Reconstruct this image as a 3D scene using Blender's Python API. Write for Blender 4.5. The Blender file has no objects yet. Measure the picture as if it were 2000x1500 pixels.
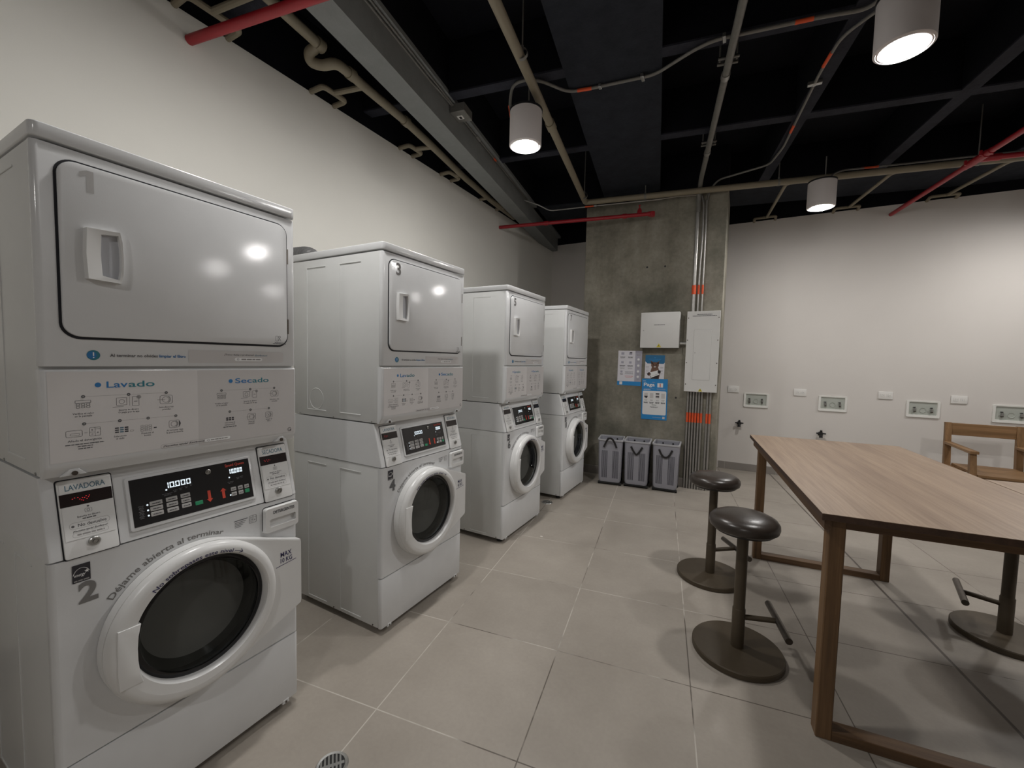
import bpy, bmesh, math, random
from mathutils import Vector, Matrix

random.seed(7)
PI = math.pi
scn = bpy.context.scene
COL = scn.collection

# ------------------------------------------------------------------ camera, world, exposure
cam_d = bpy.data.cameras.new('camera')
cam = bpy.data.objects.new('camera', cam_d)
COL.objects.link(cam)
cam_d.sensor_width = 36.0
cam_d.lens = 806.13 * 36.0 / 2000.0
cam_d.clip_start = 0.02
cam_d.clip_end = 60
R_ = Vector((0.87602266, 0.48172051, 0.02301395))
U_ = Vector((-0.0485147, 0.04054649, 0.99799915))
F_ = Vector((-0.47982352, 0.87538639, -0.05889017))
m3 = Matrix((R_, U_, -F_)).transposed()
cam.matrix_world = Matrix.Translation((1.534, -0.3352, 1.4285)) @ m3.to_4x4()
scn.camera = cam

world = bpy.data.worlds.new('world')
scn.world = world
world.use_nodes = True
world.node_tree.nodes['Background'].inputs[0].default_value = (0.9, 0.95, 1.0, 1)
world.node_tree.nodes['Background'].inputs[1].default_value = 0.0

scn.view_settings.view_transform = 'Standard'
scn.view_settings.look = 'None'
scn.view_settings.gamma = 1.0
scn.view_settings.use_curve_mapping = False
scn.view_settings.exposure = 0.0
LAMP_POWER = 305.0          # emission strength of each lamp diffuser

# ------------------------------------------------------------------ materials
def srgb(r, g, b):
    f = lambda c: (c / 255) / 12.92 if c / 255 <= 0.04045 else ((c / 255 + 0.055) / 1.055) ** 2.4
    return (f(r), f(g), f(b), 1.0)

def base_mat(name):
    m = bpy.data.materials.new(name)
    m.use_nodes = True
    nt = m.node_tree
    return m, nt, nt.nodes['Principled BSDF']

def link(nt, a, b): nt.links.new(a, b)

def coords(nt, kind='Object', scale=(1, 1, 1), rot=(0, 0, 0), loc=(0, 0, 0)):
    tc = nt.nodes.new('ShaderNodeTexCoord')
    mp = nt.nodes.new('ShaderNodeMapping')
    mp.inputs['Scale'].default_value = scale
    mp.inputs['Rotation'].default_value = rot
    mp.inputs['Location'].default_value = loc
    link(nt, tc.outputs[kind], mp.inputs['Vector'])
    return mp.outputs['Vector']

def noise(nt, vec, scale, detail=3, rough=0.55):
    n = nt.nodes.new('ShaderNodeTexNoise')
    n.inputs['Scale'].default_value = scale
    n.inputs['Detail'].default_value = detail
    n.inputs['Roughness'].default_value = rough
    link(nt, vec, n.inputs['Vector'])
    return n.outputs['Fac']

def ramp(nt, fac, stops):
    r = nt.nodes.new('ShaderNodeValToRGB')
    el = r.color_ramp.elements
    while len(el) < len(stops): el.new(0.5)
    for e, (p, c) in zip(el, stops):
        e.position = p; e.color = c
    link(nt, fac, r.inputs['Fac'])
    return r.outputs['Color']

def mixc(nt, fac, a, b, mode='MIX'):
    n = nt.nodes.new('ShaderNodeMix'); n.data_type = 'RGBA'; n.blend_type = mode
    for v, i in ((fac, 0), (a, 6), (b, 7)):
        if hasattr(v, 'links') or hasattr(v, 'is_output'): link(nt, v, n.inputs[i])
        else: n.inputs[i].default_value = v
    return n.outputs[2]

def bump(nt, fac, strength, dist=0.002):
    b = nt.nodes.new('ShaderNodeBump')
    b.inputs['Strength'].default_value = strength
    b.inputs['Distance'].default_value = dist
    link(nt, fac, b.inputs['Height'])
    return b.outputs['Normal']

def plain(name, col, rough=0.5, metal=0.0, var=0.04, nscale=12.0, bmp=0.0, bscale=300.0, coat=0.0, spec=0.5):
    """painted / moulded / metal surface: slight noise variation of the colour plus an optional fine bump"""
    m, nt, p = base_mat(name)
    v = coords(nt)
    c = col if len(col) == 4 else (*col, 1)
    lo = tuple(x * (1 - var) for x in c[:3]) + (1,)
    hi = tuple(min(1, x * (1 + var)) for x in c[:3]) + (1,)
    link(nt, ramp(nt, noise(nt, v, nscale), [(0.3, lo), (0.7, hi)]), p.inputs['Base Color'])
    p.inputs['Roughness'].default_value = rough
    p.inputs['Metallic'].default_value = metal
    p.inputs['Coat Weight'].default_value = coat
    p.inputs['Specular IOR Level'].default_value = spec
    if bmp: link(nt, bump(nt, noise(nt, v, bscale, 2), bmp), p.inputs['Normal'])
    return m

def glow(name, col, strength):
    m, nt, p = base_mat(name)
    p.inputs['Base Color'].default_value = (0.02, 0.02, 0.02, 1)
    p.inputs['Emission Color'].default_value = col
    p.inputs['Emission Strength'].default_value = strength
    return m

def wood(name, axis, dark, mid, light, rough=0.45, scale=1.0, planks=None):
    m, nt, p = base_mat(name)
    s = [26 * scale, 26 * scale, 26 * scale]; s[axis] = 1.1 * scale
    v = coords(nt, 'Object', tuple(s))
    g1 = noise(nt, v, 1.0, 5, 0.6)
    s2 = [150 * scale] * 3; s2[axis] = 4 * scale
    v2 = coords(nt, 'Object', tuple(s2))
    g2 = noise(nt, v2, 1.0, 3, 0.6)
    c = ramp(nt, g1, [(0.28, dark), (0.5, mid), (0.72, light)])
    fine = ramp(nt, g2, [(0.35, (0.66, 0.62, 0.58, 1)), (0.6, (1, 1, 1, 1))])
    c = mixc(nt, 0.55, c, fine, 'MULTIPLY')
    if planks:                                   # boards side by side: tone steps across the width
        v3 = coords(nt, 'Object', (1 / planks, 0.0001, 0.0001))
        vf = nt.nodes.new('ShaderNodeVectorMath'); vf.operation = 'FLOOR'
        link(nt, v3, vf.inputs[0])
        wn = nt.nodes.new('ShaderNodeTexWhiteNoise'); wn.noise_dimensions = '3D'
        link(nt, vf.outputs[0], wn.inputs['Vector'])
        tone = ramp(nt, wn.outputs['Value'], [(0.0, (0.86, 0.84, 0.84, 1)), (1.0, (1.0, 1.0, 1.0, 1))])
        c = mixc(nt, 1.0, c, tone, 'MULTIPLY')
    link(nt, c, p.inputs['Base Color'])
    p.inputs['Roughness'].default_value = rough
    link(nt, bump(nt, g2, 0.15, 0.001), p.inputs['Normal'])
    return m

M = {}
M['enamel'] = plain('white_enamel', srgb(213, 214, 215), 0.14, var=0.015, bmp=0.05, bscale=420)
M['side'] = plain('white_enamel_side', srgb(210, 211, 210), 0.3, var=0.015, bmp=0.04, bscale=260)
M['plastic'] = plain('white_plastic', srgb(220, 220, 219), 0.28, var=0.01)
M['plastic_in'] = plain('pale_grey_plastic', srgb(196, 198, 204), 0.4, var=0.02)
M['gap'] = plain('dark_gap', srgb(26, 27, 34), 0.7)
M['black'] = plain('black_gloss_panel', srgb(12, 12, 16), 0.12, var=0.1)
M['blackmatte'] = plain('black_plastic', srgb(20, 20, 21), 0.5, var=0.1)
M['rubber'] = plain('black_rubber', srgb(24, 24, 24), 0.7, var=0.1)
M['steel'] = plain('brushed_steel', srgb(178, 178, 176), 0.32, metal=0.9, var=0.06, nscale=40)
M['drum'] = plain('drum_steel', srgb(40, 38, 35), 0.35, metal=0.85, var=0.15, nscale=30)
M['ink'] = plain('grey_ink', srgb(92, 92, 94), 0.6)
M['ink_num'] = plain('grey_number_ink', srgb(118, 116, 114), 0.6)
M['ink_num_light'] = plain('pale_number_ink', srgb(176, 175, 174), 0.6)
M['ink_line'] = plain('pale_ink', srgb(150, 148, 147), 0.6)
M['ink_dark'] = plain('dark_ink', srgb(46, 45, 52), 0.6)
M['ink_navy'] = plain('navy_ink', srgb(48, 44, 92), 0.6)
M['ink_blue'] = plain('blue_ink', srgb(40, 112, 170), 0.6)
M['ink_teal'] = plain('teal_ink', srgb(46, 118, 132), 0.6)
M['ink_slate'] = plain('slate_ink', srgb(84, 116, 134), 0.6)
M['stick'] = plain('pale_grey_sticker', srgb(206, 203, 202), 0.4, var=0.01)
M['stick_dark'] = plain('grey_sticker', srgb(194, 191, 190), 0.4, var=0.01)
M['white_print'] = plain('white_print', srgb(232, 232, 232), 0.5, var=0.01)
M['grey_btn'] = plain('grey_button', srgb(176, 174, 172), 0.5, var=0.02)
M['green_btn'] = plain('green_button', srgb(24, 136, 92), 0.4, var=0.02)
M['red_print'] = plain('red_print', srgb(206, 66, 44), 0.5, var=0.02)
M['led_white'] = glow('led_white', (0.82, 0.93, 1.0, 1), 1.0)
M['led_red'] = glow('led_red', (1.0, 0.03, 0.05, 1), 0.9)
M['led_window'] = plain('led_window', srgb(22, 5, 7), 0.15, var=0.05)
M['poster_blue'] = plain('poster_blue', srgb(38, 138, 204), 0.45, var=0.02)
M['poster_deep'] = plain('poster_deep_blue', srgb(24, 104, 150), 0.45, var=0.02)
M['poster_white'] = plain('poster_white', srgb(224, 222, 228), 0.45, var=0.01)
M['poster_grey'] = plain('poster_grey', srgb(172, 170, 184), 0.45, var=0.01)
M['cat_brown'] = plain('cat_brown', srgb(112, 82, 68), 0.7, var=0.35, nscale=90)
M['cat_dark'] = plain('cat_dark', srgb(46, 36, 38), 0.7, var=0.2, nscale=60)
M['cabinet'] = plain('cabinet_white', srgb(220, 219, 216), 0.4, var=0.01)
M['yellow'] = plain('warning_yellow', srgb(212, 196, 40), 0.5)
M['orange'] = plain('orange_band', srgb(232, 92, 48), 0.55, var=0.05)
M['galv'] = plain('galvanised_conduit', srgb(176, 174, 170), 0.38, metal=0.75, var=0.08, nscale=25)
M['galv_dull'] = plain('dull_conduit', srgb(128, 126, 121), 0.5, metal=0.3, var=0.08, nscale=25)
M['tan'] = plain('tan_pvc', srgb(138, 129, 110), 0.5, var=0.06, nscale=9)
M['red_pipe'] = plain('red_pipe_paint', srgb(160, 34, 44), 0.4, var=0.06, nscale=10)
M['lamp_white'] = plain('lamp_white', srgb(206, 200, 198), 0.5, var=0.01)
M['lamp_glow'] = glow('lamp_glow', (1.0, 0.978, 0.95, 1), LAMP_POWER)
M['bronze'] = plain('dark_bronze_paint', srgb(74, 64, 50), 0.5, metal=0.2, var=0.06, nscale=30, bmp=0.05, bscale=500)
M['chrome_dark'] = plain('worn_dark_steel', srgb(96, 90, 84), 0.3, metal=0.8, var=0.15, nscale=40)
M['leather'] = plain('dark_brown_leather', srgb(54, 47, 42), 0.3, var=0.25, nscale=14, bmp=0.12, bscale=120)
M['basket'] = plain('grey_basket_plastic', srgb(150, 150, 158), 0.5, var=0.02)
M['basket_rim'] = plain('pale_basket_rim', srgb(176, 176, 180), 0.45, var=0.02)
M['slot'] = plain('slot_shadow_plastic', srgb(58, 57, 66), 0.6, var=0.05)
M['strap'] = plain('black_webbing', srgb(38, 36, 36), 0.8, var=0.1, nscale=80)
M['dark_grey'] = plain('duct_grey', srgb(112, 112, 112), 0.45, metal=0.3, var=0.1, nscale=30)
M['skirt'] = plain('skirting_tile', srgb(142, 136, 130), 0.45, var=0.05, nscale=5)
M['grout_line'] = plain('skirting_grout', srgb(188, 184, 178), 0.8)
M['outlet'] = plain('outlet_white', srgb(226, 224, 220), 0.35, var=0.01)
M['valve_box'] = plain('valve_box_white', srgb(228, 227, 222), 0.35, var=0.01)
M['valve_in'] = plain('valve_box_inside', srgb(176, 180, 172), 0.5, var=0.03)
M['paper'] = plain('paper_scrap', srgb(226, 222, 214), 0.8)
M['wood_top'] = wood('oak_top', 1, srgb(136, 113, 93), srgb(154, 131, 109), srgb(168, 145, 122), 0.42, 0.8, planks=0.148)
M['wood_y'] = wood('walnut_rail_long', 1, srgb(74, 54, 37), srgb(94, 70, 48), srgb(114, 88, 62), 0.5)
M['wood_x'] = wood('walnut_rail_cross', 0, srgb(78, 57, 38), srgb(100, 75, 51), srgb(122, 95, 68), 0.5)
M['wood_z'] = wood('walnut_leg', 2, srgb(82, 62, 40), srgb(110, 83, 55), srgb(134, 104, 72), 0.5)
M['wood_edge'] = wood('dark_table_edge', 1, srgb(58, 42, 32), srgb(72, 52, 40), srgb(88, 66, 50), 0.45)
M['chair_z'] = wood('chair_oak_upright', 2, srgb(112, 84, 54), srgb(136, 104, 70), srgb(154, 120, 84), 0.5)
M['chair_x'] = wood('chair_oak_cross', 0, srgb(112, 84, 54), srgb(138, 106, 72), srgb(156, 122, 86), 0.5)
M['chair_y'] = wood('chair_oak_long', 1, srgb(112, 84, 54), srgb(138, 106, 72), srgb(156, 122, 86), 0.5)

def wall_paint(name, col):
    m, nt, p = base_mat(name)
    v = coords(nt)
    lo = tuple(x * 0.965 for x in col[:3]) + (1,)
    link(nt, ramp(nt, noise(nt, v, 1.6, 4), [(0.3, lo), (0.7, col)]), p.inputs['Base Color'])
    p.inputs['Roughness'].default_value = 0.75
    p.inputs['Specular IOR Level'].default_value = 0.25
    link(nt, bump(nt, noise(nt, v, 140, 3), 0.06), p.inputs['Normal'])
    return m
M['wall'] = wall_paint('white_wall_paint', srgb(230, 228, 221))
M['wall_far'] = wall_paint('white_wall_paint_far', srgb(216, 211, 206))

def black_slab(name, col, amt=0.3):
    m, nt, p = base_mat(name)
    v = coords(nt)
    lo = tuple(x * (1 - amt) for x in col[:3]) + (1,)
    hi = tuple(x * (1 + amt) for x in col[:3]) + (1,)
    link(nt, ramp(nt, noise(nt, v, 9, 6, 0.7), [(0.3, lo), (0.7, hi)]), p.inputs['Base Color'])
    p.inputs['Roughness'].default_value = 0.8
    p.inputs['Specular IOR Level'].default_value = 0.2
    link(nt, bump(nt, noise(nt, v, 60, 5, 0.7), 0.5, 0.006), p.inputs['Normal'])
    return m
M['slab'] = black_slab('black_painted_slab', srgb(11, 12, 19))
M['rib'] = black_slab('dark_rib_underside', srgb(46, 47, 55))
M['beam_dark'] = black_slab('dark_beam_underside', srgb(40, 43, 50), 0.25)
M['beam_grey'] = black_slab('grey_beam', srgb(132, 134, 133), 0.06)

def concrete():
    m, nt, p = base_mat('raw_concrete')
    v = coords(nt)
    a = ramp(nt, noise(nt, v, 2.2, 6, 0.6), [(0.32, srgb(112, 110, 99)), (0.5, srgb(140, 136, 124)), (0.7, srgb(166, 161, 148))])
    b = ramp(nt, noise(nt, v, 26, 5, 0.65), [(0.35, (0.74, 0.74, 0.73, 1)), (0.62, (1, 1, 1, 1))])
    c = mixc(nt, 0.6, a, b, 'MULTIPLY')
    vs = coords(nt, 'Object', (7, 7, 0.5))
    st = ramp(nt, noise(nt, vs, 1.0, 4), [(0.36, (0.84, 0.83, 0.81, 1)), (0.55, (1, 1, 1, 1))])
    c = mixc(nt, 0.7, c, st, 'MULTIPLY')
    link(nt, c, p.inputs['Base Color'])
    p.inputs['Roughness'].default_value = 0.8
    p.inputs['Specular IOR Level'].default_value = 0.25
    link(nt, bump(nt, noise(nt, v, 90, 4), 0.3, 0.003), p.inputs['Normal'])
    return m
M['concrete'] = concrete()

def floor_mat():
    m, nt, p = base_mat('porcelain_floor_tile')
    tc = nt.nodes.new('ShaderNodeTexCoord')
    vr = nt.nodes.new('ShaderNodeVectorRotate'); vr.rotation_type = 'Z_AXIS'
    vr.inputs['Angle'].default_value = -math.radians(8.8)
    link(nt, tc.outputs['Object'], vr.inputs['Vector'])
    sub = nt.nodes.new('ShaderNodeVectorMath'); sub.operation = 'SUBTRACT'
    sub.inputs[1].default_value = (0.433 - 6.04, 1.36 - 6.04, 0)
    link(nt, vr.outputs[0], sub.inputs[0])
    br = nt.nodes.new('ShaderNodeTexBrick')
    br.offset = 0.0; br.squash = 1.0
    br.inputs['Scale'].default_value = 1.0
    br.inputs['Brick Width'].default_value = 0.604
    br.inputs['Row Height'].default_value = 0.604
    br.inputs['Mortar Size'].default_value = 0.0026
    br.inputs['Mortar Smooth'].default_value = 0.1
    br.inputs['Color1'].default_value = (0, 0, 0, 1); br.inputs['Color2'].default_value = (1, 1, 1, 1)
    link(nt, sub.outputs[0], br.inputs['Vector'])
    v = coords(nt)
    big = ramp(nt, noise(nt, v, 2.4, 5, 0.6), [(0.3, srgb(155, 147, 137)), (0.7, srgb(169, 161, 151))])
    fine = ramp(nt, noise(nt, v, 60, 4), [(0.3, (0.94, 0.94, 0.94, 1)), (0.7, (1, 1, 1, 1))])
    tile = mixc(nt, 1.0, big, fine, 'MULTIPLY')
    tone = mixc(nt, 0.035, tile, br.outputs['Color'], 'OVERLAY')
    # grout: clean light stretches and worn dark stretches
    sx = nt.nodes.new('ShaderNodeSeparateXYZ'); link(nt, tc.outputs['Object'], sx.inputs[0])
    mr = nt.nodes.new('ShaderNodeMapRange')            # the trodden side under the tables has the dirtier grout
    mr.inputs['From Min'].default_value = 0.6; mr.inputs['From Max'].default_value = 2.2
    mr.inputs['To Min'].default_value = 0.04; mr.inputs['To Max'].default_value = -0.16
    link(nt, sx.outputs[0], mr.inputs[0])
    ad = nt.nodes.new('ShaderNodeMath'); ad.operation = 'ADD'
    link(nt, noise(nt, v, 1.3, 4), ad.inputs[0]); link(nt, mr.outputs[0], ad.inputs[1])
    gn = ramp(nt, ad.outputs[0], [(0.46, srgb(92, 84, 76)), (0.52, srgb(196, 190, 181))])
    gx = mixc(nt, ramp(nt, noise(nt, v, 7, 3), [(0.32, (0.25, 0.25, 0.25, 1)), (0.5, (0.95, 0.95, 0.95, 1))]), tone, gn)
    c = mixc(nt, br.outputs['Fac'], tone, gx)
    sj = nt.nodes.new('ShaderNodeSeparateXYZ'); link(nt, vr.outputs[0], sj.inputs[0])
    jt = nt.nodes.new('ShaderNodeMath'); jt.operation = 'COMPARE'      # movement joint along one tile row
    jt.inputs[1].default_value = 2.856; jt.inputs[2].default_value = 0.0055
    link(nt, sj.outputs[0], jt.inputs[0])
    c = mixc(nt, jt.outputs[0], c, srgb(92, 84, 77))
    link(nt, c, p.inputs['Base Color'])
    rr = ramp(nt, noise(nt, v, 5, 4), [(0.3, (0.40, 0.40, 0.40, 1)), (0.7, (0.52, 0.52, 0.52, 1))])
    link(nt, rr, p.inputs['Roughness'])
    p.inputs['Specular IOR Level'].default_value = 0.4
    inv = nt.nodes.new('ShaderNodeMath'); inv.operation = 'SUBTRACT'; inv.inputs[0].default_value = 1.0
    link(nt, br.outputs['Fac'], inv.inputs[1])
    link(nt, bump(nt, inv.outputs[0], 0.25, 0.001), p.inputs['Normal'])
    return m
M['floor'] = floor_mat()

def door_glass():
    """dark tinted glass: mostly see-through smoke tint with a clear reflection on top"""
    m, nt, p = base_mat('smoked_door_glass')
    nt.nodes.remove(p)
    out = nt.nodes['Material Output']
    tr = nt.nodes.new('ShaderNodeBsdfTransparent'); tr.inputs[0].default_value = (0.36, 0.36, 0.35, 1)
    gl = nt.nodes.new('ShaderNodeBsdfGlossy'); gl.inputs['Roughness'].default_value = 0.02
    gl.inputs[0].default_value = (0.9, 0.95, 0.94, 1)
    lw = nt.nodes.new('ShaderNodeLayerWeight'); lw.inputs['Blend'].default_value = 0.5
    pw = nt.nodes.new('ShaderNodeMath'); pw.operation = 'POWER'; pw.inputs[1].default_value = 4.0
    link(nt, lw.outputs['Facing'], pw.inputs[0])
    ma = nt.nodes.new('ShaderNodeMath'); ma.operation = 'MULTIPLY_ADD'
    ma.inputs[1].default_value = 0.5; ma.inputs[2].default_value = 0.018
    link(nt, pw.outputs[0], ma.inputs[0])
    mx = nt.nodes.new('ShaderNodeMixShader')
    link(nt, ma.outputs[0], mx.inputs[0]); link(nt, tr.outputs[0], mx.inputs[1]); link(nt, gl.outputs[0], mx.inputs[2])
    link(nt, mx.outputs[0], out.inputs[0])
    return m
M['glass'] = door_glass()

# ------------------------------------------------------------------ geometry helpers
def rr(a0, b0, a1, b1, r, n=5):
    """rounded rectangle as a list of 2D points, counter-clockwise"""
    pts = []
    for cx, cy, t0 in ((a1 - r, b0 + r, -90), (a1 - r, b1 - r, 0), (a0 + r, b1 - r, 90), (a0 + r, b0 + r, 180)):
        for i in range(n + 1):
            t = math.radians(t0 + 90 * i / n)
            pts.append((cx + r * math.cos(t), cy + r * math.sin(t)))
    return pts

def circ(cx, cy, r, n=40, a0=0.0, a1=360.0, ry=None):
    full = abs(a1 - a0) >= 359.9
    k = n if full else n + 1
    return [(cx + r * math.cos(math.radians(a0 + (a1 - a0) * i / n)),
             cy + (ry or r) * math.sin(math.radians(a0 + (a1 - a0) * i / n))) for i in range(k)]

def fillet(pts, r, n=6):
    """round the corners of a 3D polyline"""
    P = [Vector(p) for p in pts]
    out = [P[0]]
    for i in range(1, len(P) - 1):
        a, b, c = P[i - 1], P[i], P[i + 1]
        d1 = (a - b); d2 = (c - b)
        k = min(r, d1.length * 0.49, d2.length * 0.49)
        s = b + d1.normalized() * k; e = b + d2.normalized() * k
        for j in range(n + 1):
            t = j / n
            out.append((1 - t) ** 2 * s + 2 * t * (1 - t) * b + t * t * e)
    out.append(P[-1])
    return out

class B:
    """collects shapes into one mesh"""
    def __init__(s):
        s.v = []; s.f = []; s.fm = []; s.mats = []
    def mi(s, m):
        if m not in s.mats: s.mats.append(m)
        return s.mats.index(m)
    def add(s, vs, fs, m, T=None):
        k = len(s.v); i = s.mi(m)
        for p in vs:
            p = Vector(p)
            s.v.append(T @ p if T is not None else p)
        for f in fs:
            s.f.append([k + q for q in f]); s.fm.append(i)
        return s
    def from_bm(s, bm, m, T=None):
        bm.verts.index_update()
        s.add([v.co.copy() for v in bm.verts], [[v.index for v in f.verts] for f in bm.faces], m, T)
        bm.free()
        return s
    def box(s, a, b, m, bev=0.0, seg=2, T=None):
        a, b = Vector(a), Vector(b)
        bm = bmesh.new()
        bmesh.ops.create_cube(bm, size=1.0)
        d = b - a; c = (a + b) / 2
        for v in bm.verts:
            v.co = Vector((v.co.x * abs(d.x), v.co.y * abs(d.y), v.co.z * abs(d.z))) + c
        if bev: bmesh.ops.bevel(bm, geom=bm.edges[:], offset=bev, segments=seg, profile=0.6, affect='EDGES')
        return s.from_bm(bm, m, T)
    def prism(s, poly, ax, a, b, m, bev=0.0, seg=2, T=None, ends=(True, True)):
        """extrude a 2D polygon along axis ax from a to b; bevel the rims of the chosen ends"""
        bm = bmesh.new()
        def P3(p, h):
            return {'x': (h, p[0], p[1]), 'y': (p[0], h, p[1]), 'z': (p[0], p[1], h)}[ax]
        lo = [bm.verts.new(P3(p, a)) for p in poly]
        hi = [bm.verts.new(P3(p, b)) for p in poly]
        n = len(poly)
        flo = bm.faces.new(lo[::-1]); fhi = bm.faces.new(hi)
        for i in range(n):
            j = (i + 1) % n
            bm.faces.new((lo[i], lo[j], hi[j], hi[i]))
        bmesh.ops.recalc_face_normals(bm, faces=bm.faces[:])
        if bev:
            es = set()
            if ends[0]: es |= set(flo.edges)
            if ends[1]: es |= set(fhi.edges)
            bmesh.ops.bevel(bm, geom=list(es), offset=bev, segments=seg, profile=0.5, affect='EDGES', clamp_overlap=True)
        return s.from_bm(bm, m, T)
    def lathe(s, prof, m, origin=(0, 0, 0), axis='z', n=40, T=None, closed=False):
        """revolve (radius, height) pairs around an axis through origin"""
        vs = []; fs = []; o = Vector(origin)
        for r, h in prof:
            for i in range(n):
                t = 2 * PI * i / n
                c, q = r * math.cos(t), r * math.sin(t)
                vs.append(o + Vector({'z': (c, q, h), 'x': (h, c, q), 'y': (q, h, c)}[axis]))
        k = len(prof)
        for a in range(k - 1):
            for i in range(n):
                j = (i + 1) % n
                fs.append((a * n + i, a * n + j, (a + 1) * n + j, (a + 1) * n + i))
        if prof[0][0] > 1e-6 and closed: fs.append(tuple(range(n))[::-1])
        if prof[-1][0] > 1e-6 and closed: fs.append(tuple((k - 1) * n + i for i in range(n)))
        return s.add(vs, fs, m, T)
    def tube(s, pts, r, m, n=12, T=None, caps=True):
        P = [Vector(p) for p in pts]
        vs = []; fs = []
        t0 = (P[1] - P[0]).normalized()
        up = Vector((0, 0, 1)) if abs(t0.z) < 0.9 else Vector((1, 0, 0))
        nrm = (up - t0 * up.dot(t0)).normalized()
        for i, p in enumerate(P):
            a = (P[i] - P[i - 1]).normalized() if i else None
            b = (P[i + 1] - P[i]).normalized() if i < len(P) - 1 else None
            t = ((a or b) + (b or a)).normalized()
            nrm = (nrm - t * nrm.dot(t)).normalized()
            bi = t.cross(nrm)
            k = 1.0
            if a is not None and b is not None:
                k = 1.0 / max(0.5, math.sqrt((1 + a.dot(b)) / 2))
            rad = r[i] if isinstance(r, (list, tuple)) else r
            for j in range(n):
                q = 2 * PI * j / n
                vs.append(p + (nrm * math.cos(q) + bi * math.sin(q)) * rad * (k if k < 1.3 else 1.3))
        for i in range(len(P) - 1):
            for j in range(n):
                l = (j + 1) % n
                fs.append((i * n + j, i * n + l, (i + 1) * n + l, (i + 1) * n + j))
        if caps:
            fs.append(tuple(range(n))[::-1]); fs.append(tuple((len(P) - 1) * n + j for j in range(n)))
        return s.add(vs, fs, m, T)
    def plate_hole(s, poly, c, r, ax, a, b, m, n=72, inner=True):
        """flat plate (convex outline poly) with a round hole, extruded from a to b"""
        angs = [2 * PI * i / n for i in range(n)] + [math.atan2(p[1] - c[1], p[0] - c[0]) % (2 * PI) for p in poly]
        angs = sorted(set(round(t, 5) for t in angs))
        def hit(t):
            d = (math.cos(t), math.sin(t)); best = None
            for i in range(len(poly)):
                p, q = poly[i], poly[(i + 1) % len(poly)]
                e = (q[0] - p[0], q[1] - p[1]); det = d[0] * e[1] - d[1] * e[0]
                if abs(det) < 1e-12: continue
                w = (p[0] - c[0], p[1] - c[1])
                tt = (w[0] * e[1] - w[1] * e[0]) / det; u = (w[0] * d[1] - w[1] * d[0]) / det
                if tt > 0 and -1e-6 <= u <= 1 + 1e-6: best = tt if best is None else max(best, tt)
            return (c[0] + d[0] * best, c[1] + d[1] * best)
        def P3(p, h): return {'x': (h, p[0], p[1]), 'y': (p[0], h, p[1]), 'z': (p[0], p[1], h)}[ax]
        k = len(angs); vs = []; fs = []
        for t in angs:
            o = hit(t); i_ = (c[0] + r * math.cos(t), c[1] + r * math.sin(t))
            vs += [P3(o, a), P3(i_, a), P3(o, b), P3(i_, b)]
        for i in range(k):
            j = (i + 1) % k
            A, Bq = 4 * i, 4 * j
            fs += [(A + 2, Bq + 2, Bq + 3, A + 3), (A, A + 1, Bq + 1, Bq), (A, Bq, Bq + 2, A + 2)]
            if inner: fs.append((A + 1, A + 3, Bq + 3, Bq + 1))
        return s.add(vs, fs, m)
    def obj(s, name, parent=None, ang=35, loc=None):
        me = bpy.data.meshes.new(name)
        me.from_pydata([tuple(p) for p in s.v], [], s.f)
        for m in s.mats: me.materials.append(M[m])
        me.polygons.foreach_set('material_index', s.fm)
        bm = bmesh.new(); bm.from_mesh(me)
        bmesh.ops.recalc_face_normals(bm, faces=bm.faces[:])
        bm.to_mesh(me); bm.free()
        me.polygons.foreach_set('use_smooth', [True] * len(me.polygons))
        me.set_sharp_from_angle(angle=math.radians(ang))
        me.update()
        o = bpy.data.objects.new(name, me)
        COL.objects.link(o)
        if parent is not None: o.parent = parent
        if loc is not None: o.location = loc
        return o

_tc = {}
def text_shape(txt, res=2, bold=0.0):
    key = (txt, res, bold)
    if key not in _tc:
        cu = bpy.data.curves.new('t', 'FONT'); cu.body = txt; cu.size = 1.0; cu.resolution_u = res; cu.offset = bold
        ob = bpy.data.objects.new('t', cu)
        me = bpy.data.meshes.new_from_object(ob)
        vs = [(v.co.x, v.co.y) for v in me.vertices]; fs = [tuple(p.vertices) for p in me.polygons]
        bpy.data.objects.remove(ob); bpy.data.curves.remove(cu); bpy.data.meshes.remove(me)
        _tc[key] = (vs, fs)
    return _tc[key]

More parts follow.
